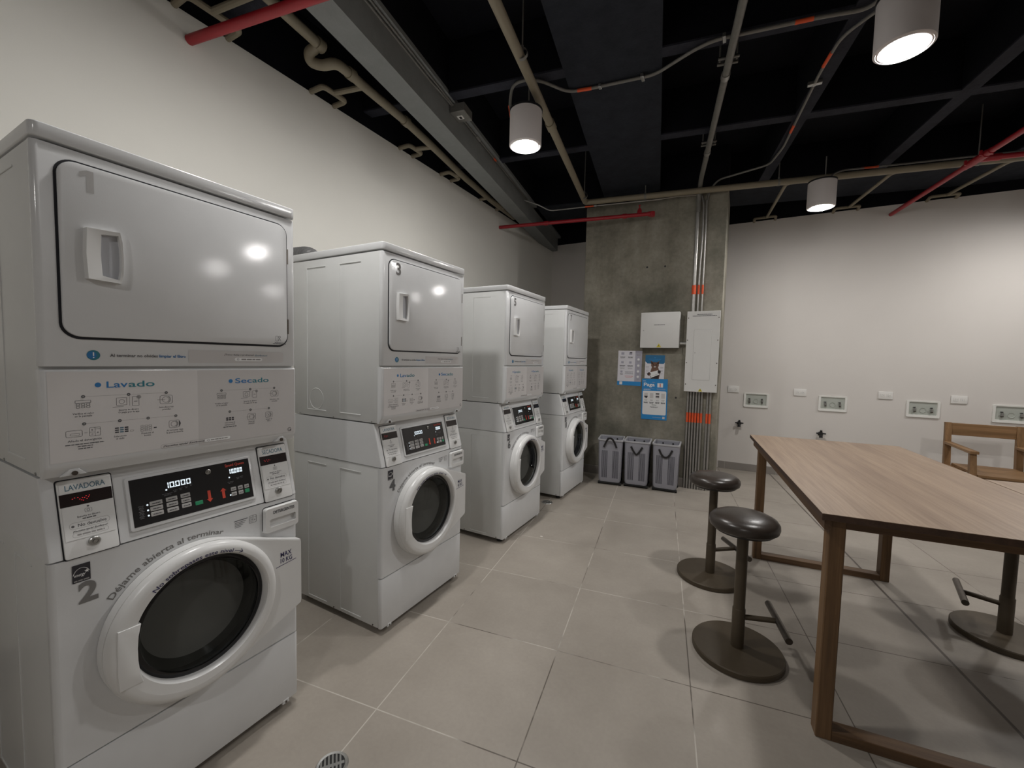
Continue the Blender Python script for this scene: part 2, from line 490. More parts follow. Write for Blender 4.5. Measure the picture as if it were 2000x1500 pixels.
class Ink(B):
    """flat print laid on a surface given by a map (u, v, d) -> point; every layer lifts a little"""
    def __init__(s, mp, d=0.0006):
        super().__init__(); s.mp = mp; s.d = d
    def put(s, pts, faces, m, lay=0):
        return s.add([s.mp(u, v, s.d + 0.0003 * lay) for u, v in pts], faces, m)
    def poly(s, pts, m, lay=0): return s.put(pts, [tuple(range(len(pts)))], m, lay)
    def rect(s, a0, b0, a1, b1, m, lay=0, r=0):
        if r: return s.poly(rr(a0, b0, a1, b1, r, 4), m, lay)
        return s.poly([(a0, b0), (a1, b0), (a1, b1), (a0, b1)], m, lay)
    def disc(s, cx, cy, r, m, lay=0, n=18, ry=None): return s.poly(circ(cx, cy, r, n, ry=ry), m, lay)
    def loop(s, pts, w, m, lay=0, closed=True):
        """outline of given width along a 2D polyline"""
        n = len(pts); k = n if closed else n - 1
        for i in range(k):
            p, q = Vector(pts[i]), Vector(pts[(i + 1) % n])
            t = (q - p)
            if t.length < 1e-7: continue
            t.normalize(); nn = Vector((-t.y, t.x)) * w / 2; e = t * w * 0.3
            s.poly([tuple(p - e - nn), tuple(q + e - nn), tuple(q + e + nn), tuple(p - e + nn)], m, lay)
        return s
    def line(s, p, q, w, m, lay=0): return s.loop([p, q], w, m, lay, closed=False)
    def text(s, txt, u, v, h, m, lay=1, align='l', width=None, res=2, bend=None, shear=0.0, rot=0.0, bold=0.014):
        """u, v: baseline start (or centre / right end); h: capital height; width squeezes to fit"""
        vs, fs = text_shape(txt, res, bold)
        if not vs: return s
        k = h / 0.70
        x0 = min(p[0] for p in vs); x1 = max(p[0] for p in vs)
        kx = k if width is None else width / (x1 - x0)
        w = (x1 - x0) * kx
        off = {'l': 0.0, 'c': -w / 2, 'r': -w}[align]
        pts = []
        for x, y in vs:
            X = (x - x0) * kx + off + shear * y * k; Y = y * k
            if bend:
                c, rad, a0 = bend
                t = math.radians(a0) - X / rad
                pts.append((c[0] + (rad + Y) * math.cos(t), c[1] + (rad + Y) * math.sin(t)))
            else:
                ct, st = math.cos(rot), math.sin(rot)
                pts.append((u + X * ct - Y * st, v + X * st + Y * ct))
        return s.put(pts, fs, m, lay)
    def lines(s, rows, u, v, h, gap, m, lay=1, align='c'):
        """rows of unreadably small print drawn as short broken strokes; rows = widths"""
        rnd = random.Random(int(u * 9973 + v * 7919))
        for i, w in enumerate(rows):
            x = u - w / 2 if align == 'c' else u
            e = x + w
            while x < e - 1e-4:
                l = min(e - x, rnd.uniform(0.9, 2.6) * h * 1.6)
                s.rect(x, v - i * gap - h / 2, x + l, v - i * gap + h / 2, m, lay)
                x += l + h * 0.45
        return s

def thing(name, label, cat, loc=(0, 0, 0), rotz=0.0, group=None):
    o = bpy.data.objects.new(name, None)
    o.empty_display_size = 0.1
    COL.objects.link(o)
    o.location = loc; o.rotation_euler = (0, 0, rotz)
    o['label'] = label; o['category'] = cat
    if group: o['group'] = group
    return o

def tag(o, label, cat, group=None):
    o['label'] = label; o['category'] = cat
    if group: o['group'] = group
    return o

def struct(o):
    o['kind'] = 'structure'
    return o

def copy_tree(o, parent=None):
    c = o.copy(); COL.objects.link(c)
    if parent is not None: c.parent = parent
    for ch in list(o.children): copy_tree(ch, c)
    return c
# ------------------------------------------------------------------ the room
WX, BY, FX, FY, WT = -1.25, 6.03, 6.3, -3.4, 3.31      # left wall, back wall, right wall, front wall, wall top
ZR = 3.42                                              # underside of ribs and wide beams
TH = math.radians(9.4)                                 # the ceiling grid is turned against the walls
CT, ST = math.cos(TH), math.sin(TH)
def rot_in(a, b, z=0.0): return Vector((a * CT - b * ST, a * ST + b * CT, z))
ROT = Matrix.Rotation(TH, 4, 'Z')

struct(B().box((WX - .1, FY - .1, -0.1), (FX + .1, BY + .1, 0), 'floor').obj('floor'))
struct(B().box((WX - .12, FY, 0), (WX, BY, WT), 'wall').obj('wall_left'))
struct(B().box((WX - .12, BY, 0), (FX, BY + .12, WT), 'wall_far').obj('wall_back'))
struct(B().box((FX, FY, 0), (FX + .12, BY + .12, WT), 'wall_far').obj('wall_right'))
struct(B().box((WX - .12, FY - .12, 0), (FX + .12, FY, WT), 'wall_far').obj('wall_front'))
s = B()                                               # slab above and black-painted band of wall above the white paint
s.box((WX - .3, FY - .3, 3.80), (FX + .3, BY + .3, 3.95), 'slab')
s.box((WX - .12, FY - .12, WT), (WX - .01, BY + .12, 3.8), 'slab')
s.box((WX - .12, BY + .01, WT), (FX + .12, BY + .12, 3.8), 'slab')
s.box((FX + .01, FY - .12, WT), (FX + .12, BY + .12, 3.8), 'slab')
s.box((WX - .12, FY - .12, WT), (FX + .12, FY - .01, 3.8), 'slab')
struct(s.obj('ceiling'))

def clip_strip(a0, a1, b0, b1, along):
    """a strip of the turned grid, cut to the room; returns a convex polygon in room coordinates"""
    pts = [rot_in(a0, b0), rot_in(a1, b0), rot_in(a1, b1), rot_in(a0, b1)]
    poly = [(p.x, p.y) for p in pts]
    def cut(poly, ax, lim, keep_less):
        out = []
        for i in range(len(poly)):
            p, q = poly[i], poly[(i + 1) % len(poly)]
            ip = (p[ax] <= lim) == keep_less; iq = (q[ax] <= lim) == keep_less
            if ip: out.append(p)
            if ip != iq:
                t = (lim - p[ax]) / (q[ax] - p[ax])
                out.append((p[0] + t * (q[0] - p[0]), p[1] + t * (q[1] - p[1])))
        return out
    for ax, lim, kl in ((0, WX - .005, False), (0, FX + .005, True), (1, FY - .005, False), (1, BY + .005, True)):
        poly = cut(poly, ax, lim, kl)
        if len(poly) < 3: return None
    return poly

nb = 0
def beam(a0, a1, b0, b1, z0, z1, mat):
    global nb
    poly = clip_strip(a0, a1, b0, b1, 0)
    if poly is None: return
    nb += 1
    q = B().prism(poly, 'z', z0 + .012, z1, 'slab'); q.prism(poly, 'z', z0, z0 + .0125, mat)  # black sides, thin underside strip in its own paler colour
    return struct(q.obj('trim_%d' % nb))

BIG = 9
beam(0.765, 1.405, -BIG, BIG, ZR, 3.805, 'beam_dark')               # wide beam running to the pillar
beam(-BIG, 0.765, 4.72, 5.35, ZR, 3.805, 'beam_dark'); beam(1.405, BIG, 4.72, 5.35, ZR, 3.805, 'beam_dark')
for b in (-4.03, -2.97, -1.905, -0.843, 0.219, 1.281, 2.342, 3.404):  # joists across
    beam(-BIG, -0.34, b - .045, b + .045, ZR, 3.805, 'rib'); beam(-0.11, 0.765, b - .045, b + .045, ZR, 3.805, 'rib'); beam(1.405, BIG, b - .045, b + .045, ZR, 3.805, 'rib')
bs = [-BIG, -4.03, -2.97, -1.905, -0.843, 0.219, 1.281, 2.342, 3.404, 4.72 + .045]
for a in (2.461, 3.476, 4.5, 5.52, 6.55):                            # joists along, between the cross joists
    for i in range(len(bs) - 1): beam(a - .05, a + .05, bs[i] + .045, bs[i + 1] - .045, ZR, 3.805, 'rib')
poly = clip_strip(-.335, -.163, -BIG, BIG, 0)
gb = B().prism(poly, 'z', 3.22, 3.805, 'beam_grey')
gb.prism(clip_strip(-.164, -.113, -BIG, BIG, 0), 'z', ZR, ZR + .03, 'beam_grey'); gb.prism(clip_strip(-.164, -.1135, -BIG, BIG, 0), 'z', ZR + .0295, 3.805, 'slab')
nb += 1; struct(gb.obj('trim_%d' % nb))

# concrete pillar
PX0, PX1, PY = -0.245, 1.345, 4.77
pb = B().box((PX0, PY, 0), (PX1, 5.43, 3.36), 'concrete', 0.006, 1)
pb.box((PX0 + .002, PY + .002, 3.359), (PX1 - .002, 5.428, 3.83), 'slab')
for hx, hz in ((0.524, 2.557), (0.726, 2.551), (0.909, 1.03)):
    pb.prism(circ(hx, hz, 0.011, 14), 'y', PY - .0008, PY + .001, 'blackmatte')
struct(pb.obj('wall_pillar'))

# skirting tiles
def skirting(name, p0, p1, nrm, seams):
    s = B(); p0, p1, nrm = Vector(p0), Vector(p1), Vector(nrm)
    d = (p1 - p0).normalized(); L = (p1 - p0).length
    T = Matrix((( d.x, nrm.x, 0, p0.x), (d.y, nrm.y, 0, p0.y), (0, 0, 1, 0), (0, 0, 0, 1)))
    cuts = [0] + [c for c in seams if 0 < c < L] + [L]
    for i in range(len(cuts) - 1):
        s.box((cuts[i] + .0015, 0, 0), (cuts[i + 1] - .0015, .009, .098), 'skirt', 0.0015, 1, T)
    s.box((0, 0, 0), (L, .0075, .1), 'grout_line', 0, 1, T)
    return struct(s.obj(name))
skirting('baseboard_back', (PX1, BY, 0), (FX, BY, 0), (0, -1, 0), [0.06 + .6 * i + .02 for i in range(10)])
skirting('baseboard_back_corner', (WX, BY, 0), (PX0, BY, 0), (0, -1, 0), [.5])
skirting('baseboard_pillar', (PX0, PY, 0), (PX1, PY, 0), (0, -1, 0), [.45, 1.05])
skirting('baseboard_pillar_side', (PX1, PY, 0), (PX1, 5.43, 0), (1, 0, 0), [])
skirting('baseboard_left', (WX, FY, 0), (WX, BY, 0), (1, 0, 0), [.6 * i for i in range(16)])

# ------------------------------------------------------------------ stacked washer and dryer
W, D = 0.683, 0.70
def slant(z): return -0.054 * (z - 0.872) / 0.208
front = lambda u, v, d: (d, u, v)
slantmap = lambda x0: (lambda u, v, d: (slant(v) + x0 + d, u, v))

def icon_machine(k, u, v, w, m, lay=1):
    h = w * .8
    k.loop(rr(u - w / 2, v - h / 2, u + w / 2, v + h / 2, h * .2, 3), .0009, m, lay)
    k.loop(circ(u - w * .05, v, h * .34, 16), .0009, m, lay)
    k.loop(circ(u - w * .05, v, h * .45, 16, -60, 60), .0012, m, lay, closed=False)

def icon_keys(k, u, v, w, m, rows=2, cols=3, lay=1, head=True):
    if head: k.loop(rr(u - w / 2, v + w * .18, u + w / 2, v + w * .4, .001, 2), .0009, m, lay)
    for i in range(cols):
        for j in range(rows):
            cx = u - w / 2 + w * (i + .5) / cols; cz = v + w * .04 - j * w * .22
            k.loop(rr(cx - w * .11, cz - w * .08, cx + w * .11, cz + w * .08, w * .04, 2), .0009, m, lay)

def icon_pay(k, u, v, w, m, lay=1):
    k.loop(rr(u - w * .5, v - w * .2, u - .05 * w, v + w * .22, .001, 2), .0009, m, lay)
    k.loop(circ(u - w * .27, v, w * .12, 12), .0009, m, lay)
    k.line((u - w * .66, v - w * .3), (u - w * .2, v - w * .27), .001, m, lay)
    k.line((u + w * .08, v - w * .25), (u + w * .08, v + w * .28), .0005, m, lay)
    k.loop(rr(u + w * .2, v - w * .28, u + w * .5, v + w * .25, .001, 2), .0009, m, lay)
    k.disc(u + w * .5, v + w * .22, w * .11, 'ink_line', lay)
    k.line((u + w * .28, v - .02 * w), (u + w * .42, v - .02 * w), .0014, m, lay)

def steps(k, us, v, m='ink'):
    k.line((us[0], v), (us[-1], v), .0006, 'ink_line', 1)
    for i, u in enumerate(us):
        k.disc(u, v, .0042, 'ink', 2)
        k.disc(u, v, .0016, 'ink_line', 3, 8)

def caption(k, rows, u, v, h=.0046, gap=.0068):
    for i, t in enumerate(rows): k.text(t, u, v - i * gap, h, 'ink', 1, 'c', res=1)

def make_stack(numbers):
    t = thing('stacked_washer_dryer', '', '')
    bw = W
    # --- upper cabinet (dryer)
    c = B()
    c.box((-D, .002, 1.094), (-.018, bw - .002, 1.944), 'side', .004, 2)
    for y, sg in ((.002, -1), (bw - .002, 1)):
        y0, y1 = (y - .0022, y + .001) if sg < 0 else (y - .001, y + .0022)
        for xl in (-.575, -.307):
            c.box((xl - .0025, y0, 1.128), (xl + .0025, y1, 1.903), 'side', .001, 1)
            for z in (1.128, 1.903): c.box((xl - .0025, y0, z - .0025), (xl + .157, y1, z + .0025), 'side', .001, 1)
        yc = y - .0016 if sg < 0 else y + .0016
        c.lathe([(.054, -.0014), (.0565, 0), (.059, -.0014)] if sg > 0 else [(.054, .0014), (.0565, 0), (.059, .0014)], 'side', (-.498, yc, 1.19), 'y', 36)
        for xs in (-.64, -.358, -.07):
            c.lathe([(0, 0), (.0045, 0), (.0045, .004)], 'steel', (xs, y - .003 if sg < 0 else y + .001, 1.1), 'y', 10)
    c.obj('dryer_cabinet', t)
    # --- top cover
    B().prism(rr(-D - .004, -.001, .004, bw + .001, .018, 6), 'z', 1.949, 1.986, 'enamel', .004, 3).obj('top_cover', t)
    # --- dryer front frame with its recess line
    f = B()
    f.prism(rr(-.03, 0, .0, bw, .014, 5), 'z', 1.3835, 1.9425, 'enamel', .003, 2)
    f.obj('dryer_front', t)
    ds = B()
    ds.prism(rr(.038, 1.456, .650, 1.916, .040, 7), 'x', -.004, .0016, 'gap')  # dark plate: shade of the gap round the door put in as colour
    ds.obj('door_gap', t)
    dd = B()
    dd.prism(rr(.0435, 1.4625, .6445, 1.911, .036, 8), 'x', .0, .009, 'enamel', .003, 2, ends=(False, True))
    door = dd.obj('dryer_door', t)
    h = B()                                            # moulded pull: bezel with a pocket opening to the right
    zc = 1.682
    bez = [(.087, 1.616), (.158, 1.613), (.1625, 1.64), (.164, zc), (.1625, 1.724), (.158, 1.751), (.087, 1.748), (.084, zc)]
    inn = [(.118, 1.628), (.153, 1.622), (.157, 1.65), (.158, zc), (.157, 1.714), (.153, 1.742), (.118, 1.737), (.1155, zc)]
    n = len(bez)
    vs = [(.009, *p) for p in bez] + [(.026, p[0] + (.003 if p[0] < .12 else -.002), p[1]) for p in bez] + [(.024, *p) for p in inn] + [(.0096, p[0], p[1]) for p in inn]
    fs = []
    for L in range(3):
        for i in range(n):
            j = (i + 1) % n
            fs.append((L * n + i, L * n + j, (L + 1) * n + j, (L + 1) * n + i))
    h.add(vs, fs, 'plastic')
    h.add(vs[3 * n:], [tuple(range(n))], 'plastic_in')
    h.obj('door_handle', door, 25)
    for z in (1.80, 1.535):
        B().box((.001, .6445, z - .028), (.0075, .6515, z + .028), 'chrome_dark', .001, 1).obj('door_hinge', door)
    k = Ink(front, .0096)
    if numbers[0] == '1': k.poly([(.0965, 1.842), (.1105, 1.842), (.1105, 1.898), (.0965, 1.898)], 'ink_num_light'); k.poly([(.0975, 1.898), (.0975, 1.8855), (.083, 1.878), (.083, 1.890)], 'ink_num_light', 1)
    else: k.text(numbers[0], .082, 1.842, .056, 'ink_num', res=6, bold=.03)
    k.obj('machine_number', door)
    k = Ink(front, .0096)
    k.loop(circ(.613, 1.493, .0035, 10), .0012, 'ink'); k.line((.613, 1.489), (.609, 1.479), .0012, 'ink'); k.line((.613, 1.489), (.618, 1.478), .0012, 'ink')
    k.loop([(.598, 1.478), (.607, 1.478), (.607, 1.496), (.598, 1.496)], .001, 'ink')
    k.lines([.036, .05], .612, 1.4715, .0022, .0042, 'ink')
    k.obj('care_print', door)
    # --- notice strip under the door
    k = Ink(front, .0006)
    k.disc(.1005, 1.4147, .0135, 'ink_teal', 0, 28); k.disc(.0972, 1.4147, .0098, 'ink_blue', 1, 24)
    k.rect(.0992, 1.4125, .1018, 1.4225, 'white_print', 2); k.disc(.1005, 1.4082, .0016, 'white_print', 2, 10)
    k.text('Al terminar no olvides ', .134, 1.4105, .0088, 'ink', width=.108)
    k.text('limpiar el filtro', .2455, 1.4105, .0088, 'ink_blue', width=.068)
    k.obj('filter_notice', t)
    k = Ink(front, .0006)
    k.poly([(.321, 1.395)] + rr(.366, 1.395, .632, 1.4365, .010, 4)[:12] + [(.321, 1.4365)], 'stick_dark', 0)
    k.text('¿Tienes dudas o problemas?', .425, 1.4205, .0058, 'ink', width=.098, res=1); k.text('¡Escríbenos!', .5265, 1.4195, .0058, 'ink_slate', width=.044, res=1)
    k.rect(.458, 1.4015, .552, 1.4135, 'white_print', 1, r=.0055)
    k.loop(circ(.469, 1.4075, .003, 10), .001, 'ink', 2); k.lines([.068], .514, 1.4075, .0045, .005, 'ink_line', 2)
    k.obj('contact_strip', t)
    # --- instruction panel (access panel with an in-turned lower lip)
    a = B()
    prof = [(-.03, 1.376), (-.004, 1.376), (0.0, 1.372), (.0005, 1.36), (.0005, 1.128), (-.0015, 1.119), (-.007, 1.111), (-.018, 1.0935), (-.03, 1.0925)]
    nseg = len(prof); vs = []; fs = []
    ys = [(0.0, -.010), (.0015, -.004), (.005, -.001), (.010, 0)]
    rows = [(y, dx) for y, dx in ys] + [(bw - y, dx) for y, dx in reversed(ys)]
    for y, dx in rows:
        for x, z in prof: vs.append((x + (dx if x > -.029 else 0), y, z))
    for i in range(len(rows) - 1):
        for j in range(nseg - 1):
            fs.append((i * nseg + j, i * nseg + j + 1, (i + 1) * nseg + j + 1, (i + 1) * nseg + j))
    fs.append(tuple(range(nseg))); fs.append(tuple((len(rows) - 1) * nseg + j for j in range(nseg)))
    a.add(vs, fs, 'enamel')
    panel = a.obj('instruction_panel', t)
    for y in (.057, .624):
        l = B()
        l.prism([(y - .026, 1.0935), (y + .026, 1.0935), (y + .009, 1.112), (y - .009, 1.112)], 'x', -.03, -.004, 'enamel', .004, 2, ends=(False, True))
        l.lathe([(0, -.0005), (.006, -.0005), (.0062, -.004)], 'chrome_dark', (0, y, 1.1), 'x', 14)
        l.obj('panel_latch', panel)
    k = Ink(front, .0011)
    k.rect(.012, 1.133, .344, 1.3705, 'stick', 0); k.rect(.344, 1.125, .676, 1.3705, 'stick_dark', 0)
    k.disc(.107, 1.3335, .0066, 'ink_blue', 1, 20); k.text('Lav', .1245, 1.325, .0172, 'ink_blue', width=.0455, res=4); k.text('ado', .1715, 1.325, .0172, 'ink_teal', width=.0605, res=4)
    k.disc(.4435, 1.3325, .0066, 'ink_blue', 1, 20); k.text('Sec', .458, 1.325, .0165, 'ink_blue', width=.056, res=4); k.text('ado', .516, 1.325, .0165, 'ink_teal', width=.0585, res=4)
    steps(k, (.077, .171, .26), 1.3035); steps(k, (.414, .508, .595), 1.3015)
    steps(k, (.077, .15, .214, .283), 1.2300); steps(k, (.439, .508, .574), 1.2272)
    icon_keys(k, .0765, 1.281, .03, 'ink'); icon_pay(k, .169, 1.284, .05, 'ink'); icon_machine(k, .26, 1.2825, .032, 'ink')
    k.line((.238, 1.2825), (.257, 1.2825), .001, 'ink')
    caption(k, ['Verifica el valor', 'en la pantalla'], .0765, 1.256); caption(k, ['Inserta tu dinero', 'O paga por la app', ''], .171, 1.258)
    caption(k, ['Introduce tus', 'prendas'], .26, 1.2575)
    icon_keys(k, .414, 1.281, .028, 'ink'); icon_pay(k, .507, 1.2835, .046, 'ink'); icon_machine(k, .596, 1.281, .028, 'ink'); k.line((.576, 1.281), (.592, 1.281), .001, 'ink')
    caption(k, ['Verifica el valor', 'en la pantalla'], .414, 1.256); caption(k, ['Inserta tu dinero', 'O paga por la app'], .508, 1.257); caption(k, ['Introduce tus', 'prendas'], .596, 1.257)
    k.loop(rr(.042, 1.197, .073, 1.214, .003, 2), .0009, 'ink'); k.loop(rr(.05, 1.2005, .068, 1.206, .002, 2), .0008, 'ink'); k.line((.077, 1.2055), (.083, 1.2055), .0009, 'ink')
    k.loop(rr(.087, 1.195, .109, 1.218, .002, 2), .0009, 'ink'); k.line((.098, 1.195), (.098, 1.218), .0008, 'ink'); k.line((.087, 1.2055), (.098, 1.2055), .0008, 'ink'); k.line((.098, 1.213), (.109, 1.213), .0008, 'ink')
    for q, (cu, cv) in (('B', (.0925, 1.2115)), ('C', (.0925, 1.2)), ('A', (.1035, 1.2035))): k.text(q, cu, cv - .002, .0042, 'ink', 1, 'c', res=1)
    caption(k, ['Añade el detergente'], .078, 1.184, .0056); k.lines([.076, .03, .028], .078, 1.1765, .0026, .0062, 'ink')
    for i in range(3):
        for j in range(3): k.rect(.139 + i * .0105, 1.2075 - j * .0058, .1475 + i * .0105, 1.2112 - j * .0058, 'ink_dark' if i != 1 else 'ink_slate', 1, r=.001)
    k.loop(rr(.172, 1.196, .18, 1.2, .0015, 2), .0008, 'ink'); caption(k, ['Selecciona', 'el ciclo'], .15, 1.184)
    icon_keys(k, .209, 1.2065, .029, 'ink_line', 3, 3, head=False); k.rect(.227, 1.1985, .234, 1.2015, 'ink_dark', 1); caption(k, ['Presiona el', 'botón'], .212, 1.184)
    icon_machine(k, .279, 1.205, .028, 'ink'); k.poly(circ(.286, 1.205, .0095, 10, -62, 62), 'ink', 1); caption(k, ['Al terminar deja', 'la puerta abierta'], .28, 1.184)
    for i in range(3):
        for j in range(2): k.rect(.427 + i * .009, 1.203 - j * .0062, .434 + i * .009, 1.2075 - j * .0062, 'ink_dark', 1, r=.001)
    caption(k, ['Selecciona la', 'temperatura'], .439, 1.1875); k.lines([.042], .439, 1.175, .0028, .006, 'ink')
    icon_machine(k, .512, 1.202, .028, 'ink'); k.line((.494, 1.202), (.508, 1.202), .001, 'ink'); caption(k, ['Seca tus', 'prendas'], .511, 1.1825)
    icon_machine(k, .574, 1.2025, .026, 'ink'); k.poly([(.5705, 1.2), (.5755, 1.2), (.573, 1.205)], 'ink', 2); caption(k, ['Limpia el', 'filtro'], .574, 1.184)
    k.loop(rr(.243, 1.1325, .44, 1.1445, .0058, 4), .0006, 'ink_line', 1); k.poly(rr(.36, 1.1330, .4395, 1.1440, .0052, 4), 'white_print', 1)
    k.text('¿Necesitas ayuda? ¡Escríbenos!', .249, 1.1362, .0056, 'ink_dark', 2, width=.112, res=1); k.loop(circ(.372, 1.1385, .003, 10), .0009, 'ink', 2); k.lines([.052], .405, 1.1385, .0036, .005, 'ink_line', 2)
    k.loop(circ(.654, 1.137, .0062, 14), .0018, 'ink_dark', 1); k.rect(.655, 1.1305, .661, 1.135, 'ink_dark', 2)
    k.obj('instruction_print', panel)

    # --- control housing: the washer's leaning head
    ch = B()
    prof = [(-D, .874), (.0, .874), (-.001, .879), (slant(1.089), 1.089), (-D, 1.089)]
    vs = []; fs = []; n = len(prof)
    rows = [(.001, -.009), (.003, -.003), (.009, 0)]
    rows = rows + [(bw - y, dx) for y, dx in reversed(rows)]
    for y, dx in rows:
        for x, z in prof: vs.append((x + (dx if x > -.5 else 0), y, z))
    for i in range(len(rows) - 1):
        for j in range(n): fs.append((i * n + j, i * n + (j + 1) % n, (i + 1) * n + (j + 1) % n, (i + 1) * n + j))
    fs.append(tuple(range(n))); fs.append(tuple((len(rows) - 1) * n + j for j in range(n)))
    ch.add(vs, fs, 'enamel')
    ch.obj('control_housing', t)
    # coin boxes
    S = Matrix(((1, 0, -.054 / .208, .054 * .872 / .208), (0, 1, 0, 0), (0, 0, 1, 0), (0, 0, 0, 1)))   # leans a shape with the housing
    def coin_box(u0, u1, title, lit):
        b = B()
        b.prism(rr(u0 - .003, .866 + .003, u1 + .003, 1.0755, .006, 3), 'x', -.002, .0012, 'gap', T=S)
        b.prism(rr(u0, .872, u1, 1.073, .005, 4), 'x', .0, .0065, 'plastic', .0015, 2, T=S, ends=(False, True))
        o = b.obj('coin_box', t)
        w = u1 - u0; uc = (u0 + u1) / 2
        q = B().box((.0060, u0 + .002, 1.0055), (.0074, u1 - .002, 1.0385), 'led_window', 0, 1, T=S)
        q.obj('coin_display', o)
        k = Ink(slantmap(.0076))
        rnd = random.Random(5)
        if lit == 2:
            for i, g in enumerate('PAGA'):
                pass
            for (x, z) in ((.24, .55), (.28, .62), (.34, .6), (.37, .45), (.40, .35), (.43, .3), (.46, .5), (.49, .62), (.5, .38), (.53, .5), (.55, .62), (.42, .52)):
                k.disc(u0 + w * x, 1.006 + .032 * z, .0012, 'led_red', 1, 8, ry=.0007)
        elif lit == 1:
            for (x, z) in ((.16, .6), (.19, .45), (.24, .58), (.28, .4), (.31, .55), (.36, .5)):
                k.disc(u0 + w * x, 1.006 + .032 * z, .0011, 'led_red', 1, 8, ry=.0007)
        if k.v: k.obj('coin_readout', o)
        k = Ink(slantmap(.0068))
        k.rect(u0 + .004, .918, u1 - .004, 1.0045, 'plastic', 0); k.rect(u0 + .004, 1.04, u1 - .004, 1.066, 'plastic', 0)
        k.text(title, uc, 1.0465, .0142, 'ink_slate', 1, 'c', width=w * .74, res=3)
        k.disc(uc, .9985, .0026, 'ink', 1, 10); k.loop(rr(uc - .007, .983, uc + .007, .993, .002, 2), .001, 'ink_line', 1); k.loop(circ(uc, .988, .003, 10), .001, 'ink', 1)
        k.text('Inserta tu dinero', uc, .9725, .0052, 'ink', 1, 'c', width=w * .42, res=1); k.lines([w * .25], uc, .968, .0028, .005, 'ink')
        k.loop(rr(uc - w * .37, .9455, uc + w * .37, .9615, .0075, 4), .0006, 'ink_line', 1)
        k.disc(uc - w * .31, .9525, .0032, 'ink', 1, 10); k.text('No devuelve', uc - w * .22, .9495, .0082, 'ink', 1, width=w * .53, res=2)
        k.text('¿Necesitas ayuda? ¡Escríbenos!', uc, .937, .0048, 'ink_dark', 1, 'c', width=w * .64, res=1)
        k.loop(rr(uc - w * .33, .9235, uc + w * .33, .9345, .005, 3), .0005, 'ink_line', 1); k.lines([w * .5], uc, .929, .004, .005, 'ink_line')
        k.obj('coin_box_print', o)
        l = B().lathe([(.0125, .004), (.0125, .011), (.0105, .013), (.0070, .0132), (.0066, .011), (.0045, .0108), (.0040, .014), (0, .0142)], 'steel', (slant(.904), uc + (.004 if lit == 2 else 0), .904), 'x', 24)
        l.obj('coin_box_lock', o)
    coin_box(.031, .140, 'LAVADORA', {'2': 2, '4': 1}.get(numbers[1], 0))
    coin_box(.556, .663, 'SECADORA', 1 if numbers[1] == '2' else 0)
    # control panel
    U0, U1, V0, V1 = .1765, .5175, .907, 1.043
    P = lambda s_, v_: (U0 + (U1 - U0) * s_, V1 - (V1 - V0) * v_)
    b = B()
    b.prism(rr(U0 - .0085, V0 - .0105, U1 + .0085, V1 + .0085, .007, 4), 'x', -.002, .0062, 'enamel', .002, 2, T=S, ends=(False, True))
    b.prism([(U0, V0), (U1, V0), (U1, V1), (U0, V1)], 'x', .005, .0069, 'black', T=S)
    cp = b.obj('control_panel', t)
    def readout(x0, x1, vc, hh):
        k = Ink(slantmap(.0071))
        (ua, v), (ub, _) = P(x0, vc), P(x1, vc)
        sp = (ub - ua); dw = sp * .19; hz = hh * .92
        seg = .0031
        def zero(u):
            k.rect(u, v + hz / 2 - seg, u + dw, v + hz / 2, 'led_white', 1); k.rect(u, v - hz / 2, u + dw, v - hz / 2 + seg, 'led_white', 1)
            for a in (u, u + dw - seg):
                k.rect(a, v + .0006, a + seg, v + hz / 2, 'led_white', 1); k.rect(a, v - hz / 2, a + seg, v - .0006, 'led_white', 1)
        k.rect(ua, v + .0008, ua + seg, v + hz / 2, 'led_white', 1); k.rect(ua, v - hz / 2, ua + seg, v - .0008, 'led_white', 1)
        for i in range(4): zero(ua + .0055 + i * dw * 1.24)
        k.disc(ua + .0055 + dw * 1.12, v - hz / 2 + .0006, .0013, 'led_white', 2, 8)
        return k.obj('price_readout', cp)
    readout(.269, .455, .26, .0185); readout(.80, .918, .243, .0172)
    def button(x0, x1, vc, hgt, mat, name):
        (ua, v), (ub, _) = P(x0, vc), P(x1, vc)
        b = B().prism(rr(ua, v - hgt / 2, ub, v + hgt / 2, .0018, 3), 'x', .0055, .0080, mat, .0006, 1, T=S, ends=(False, True))
        k = Ink(slantmap(.0082)); k.lines([(ub - ua) * .66], (ua + ub) / 2, v, .0022, .003, 'ink_dark' if mat == 'grey_btn' else 'green_btn')
        i0 = b.mi('ink_dark'); off = len(b.v); b.v += k.v
        if mat == 'grey_btn':
            for f in k.f: b.f.append([off + q for q in f]); b.fm.append(i0)
        else: b.v = b.v[:off]
        b.obj(name, cp)
    for i, vs_ in enumerate(((.58, .694, .808), (.573, .69, .812), (.567, .68, .795))):
        x0, x1 = ((.122, .215), (.242, .33), (.356, .433))[i]
        for v in vs_: button(x0, x1, v, .0125, 'grey_btn', 'cycle_button')
    button(.464, .529, .813, .012, 'green_btn', 'start_button')
    for x0, x1, v, mat in ((.789, .839, .688, 'grey_btn'), (.789, .839, .812, 'grey_btn'), (.857, .904, .69, 'grey_btn'), (.857, .904, .811, 'grey_btn'), (.921, .966, .692, 'grey_btn'), (.921, .966, .81, 'green_btn')):
        button(x0, x1, v, .0125, mat, 'cycle_button' if mat == 'grey_btn' else 'start_button')
    u, v = P(.605, .138)
    B().lathe([(.0085, .006), (.0085, .011), (.0065, .012), (.0062, .009), (.0036, .009), (.0034, .0125), (0, .0128)], 'steel', (slant(v), u, v), 'x', 20).obj('key_switch', cp)
    k = Ink(slantmap(.0071))
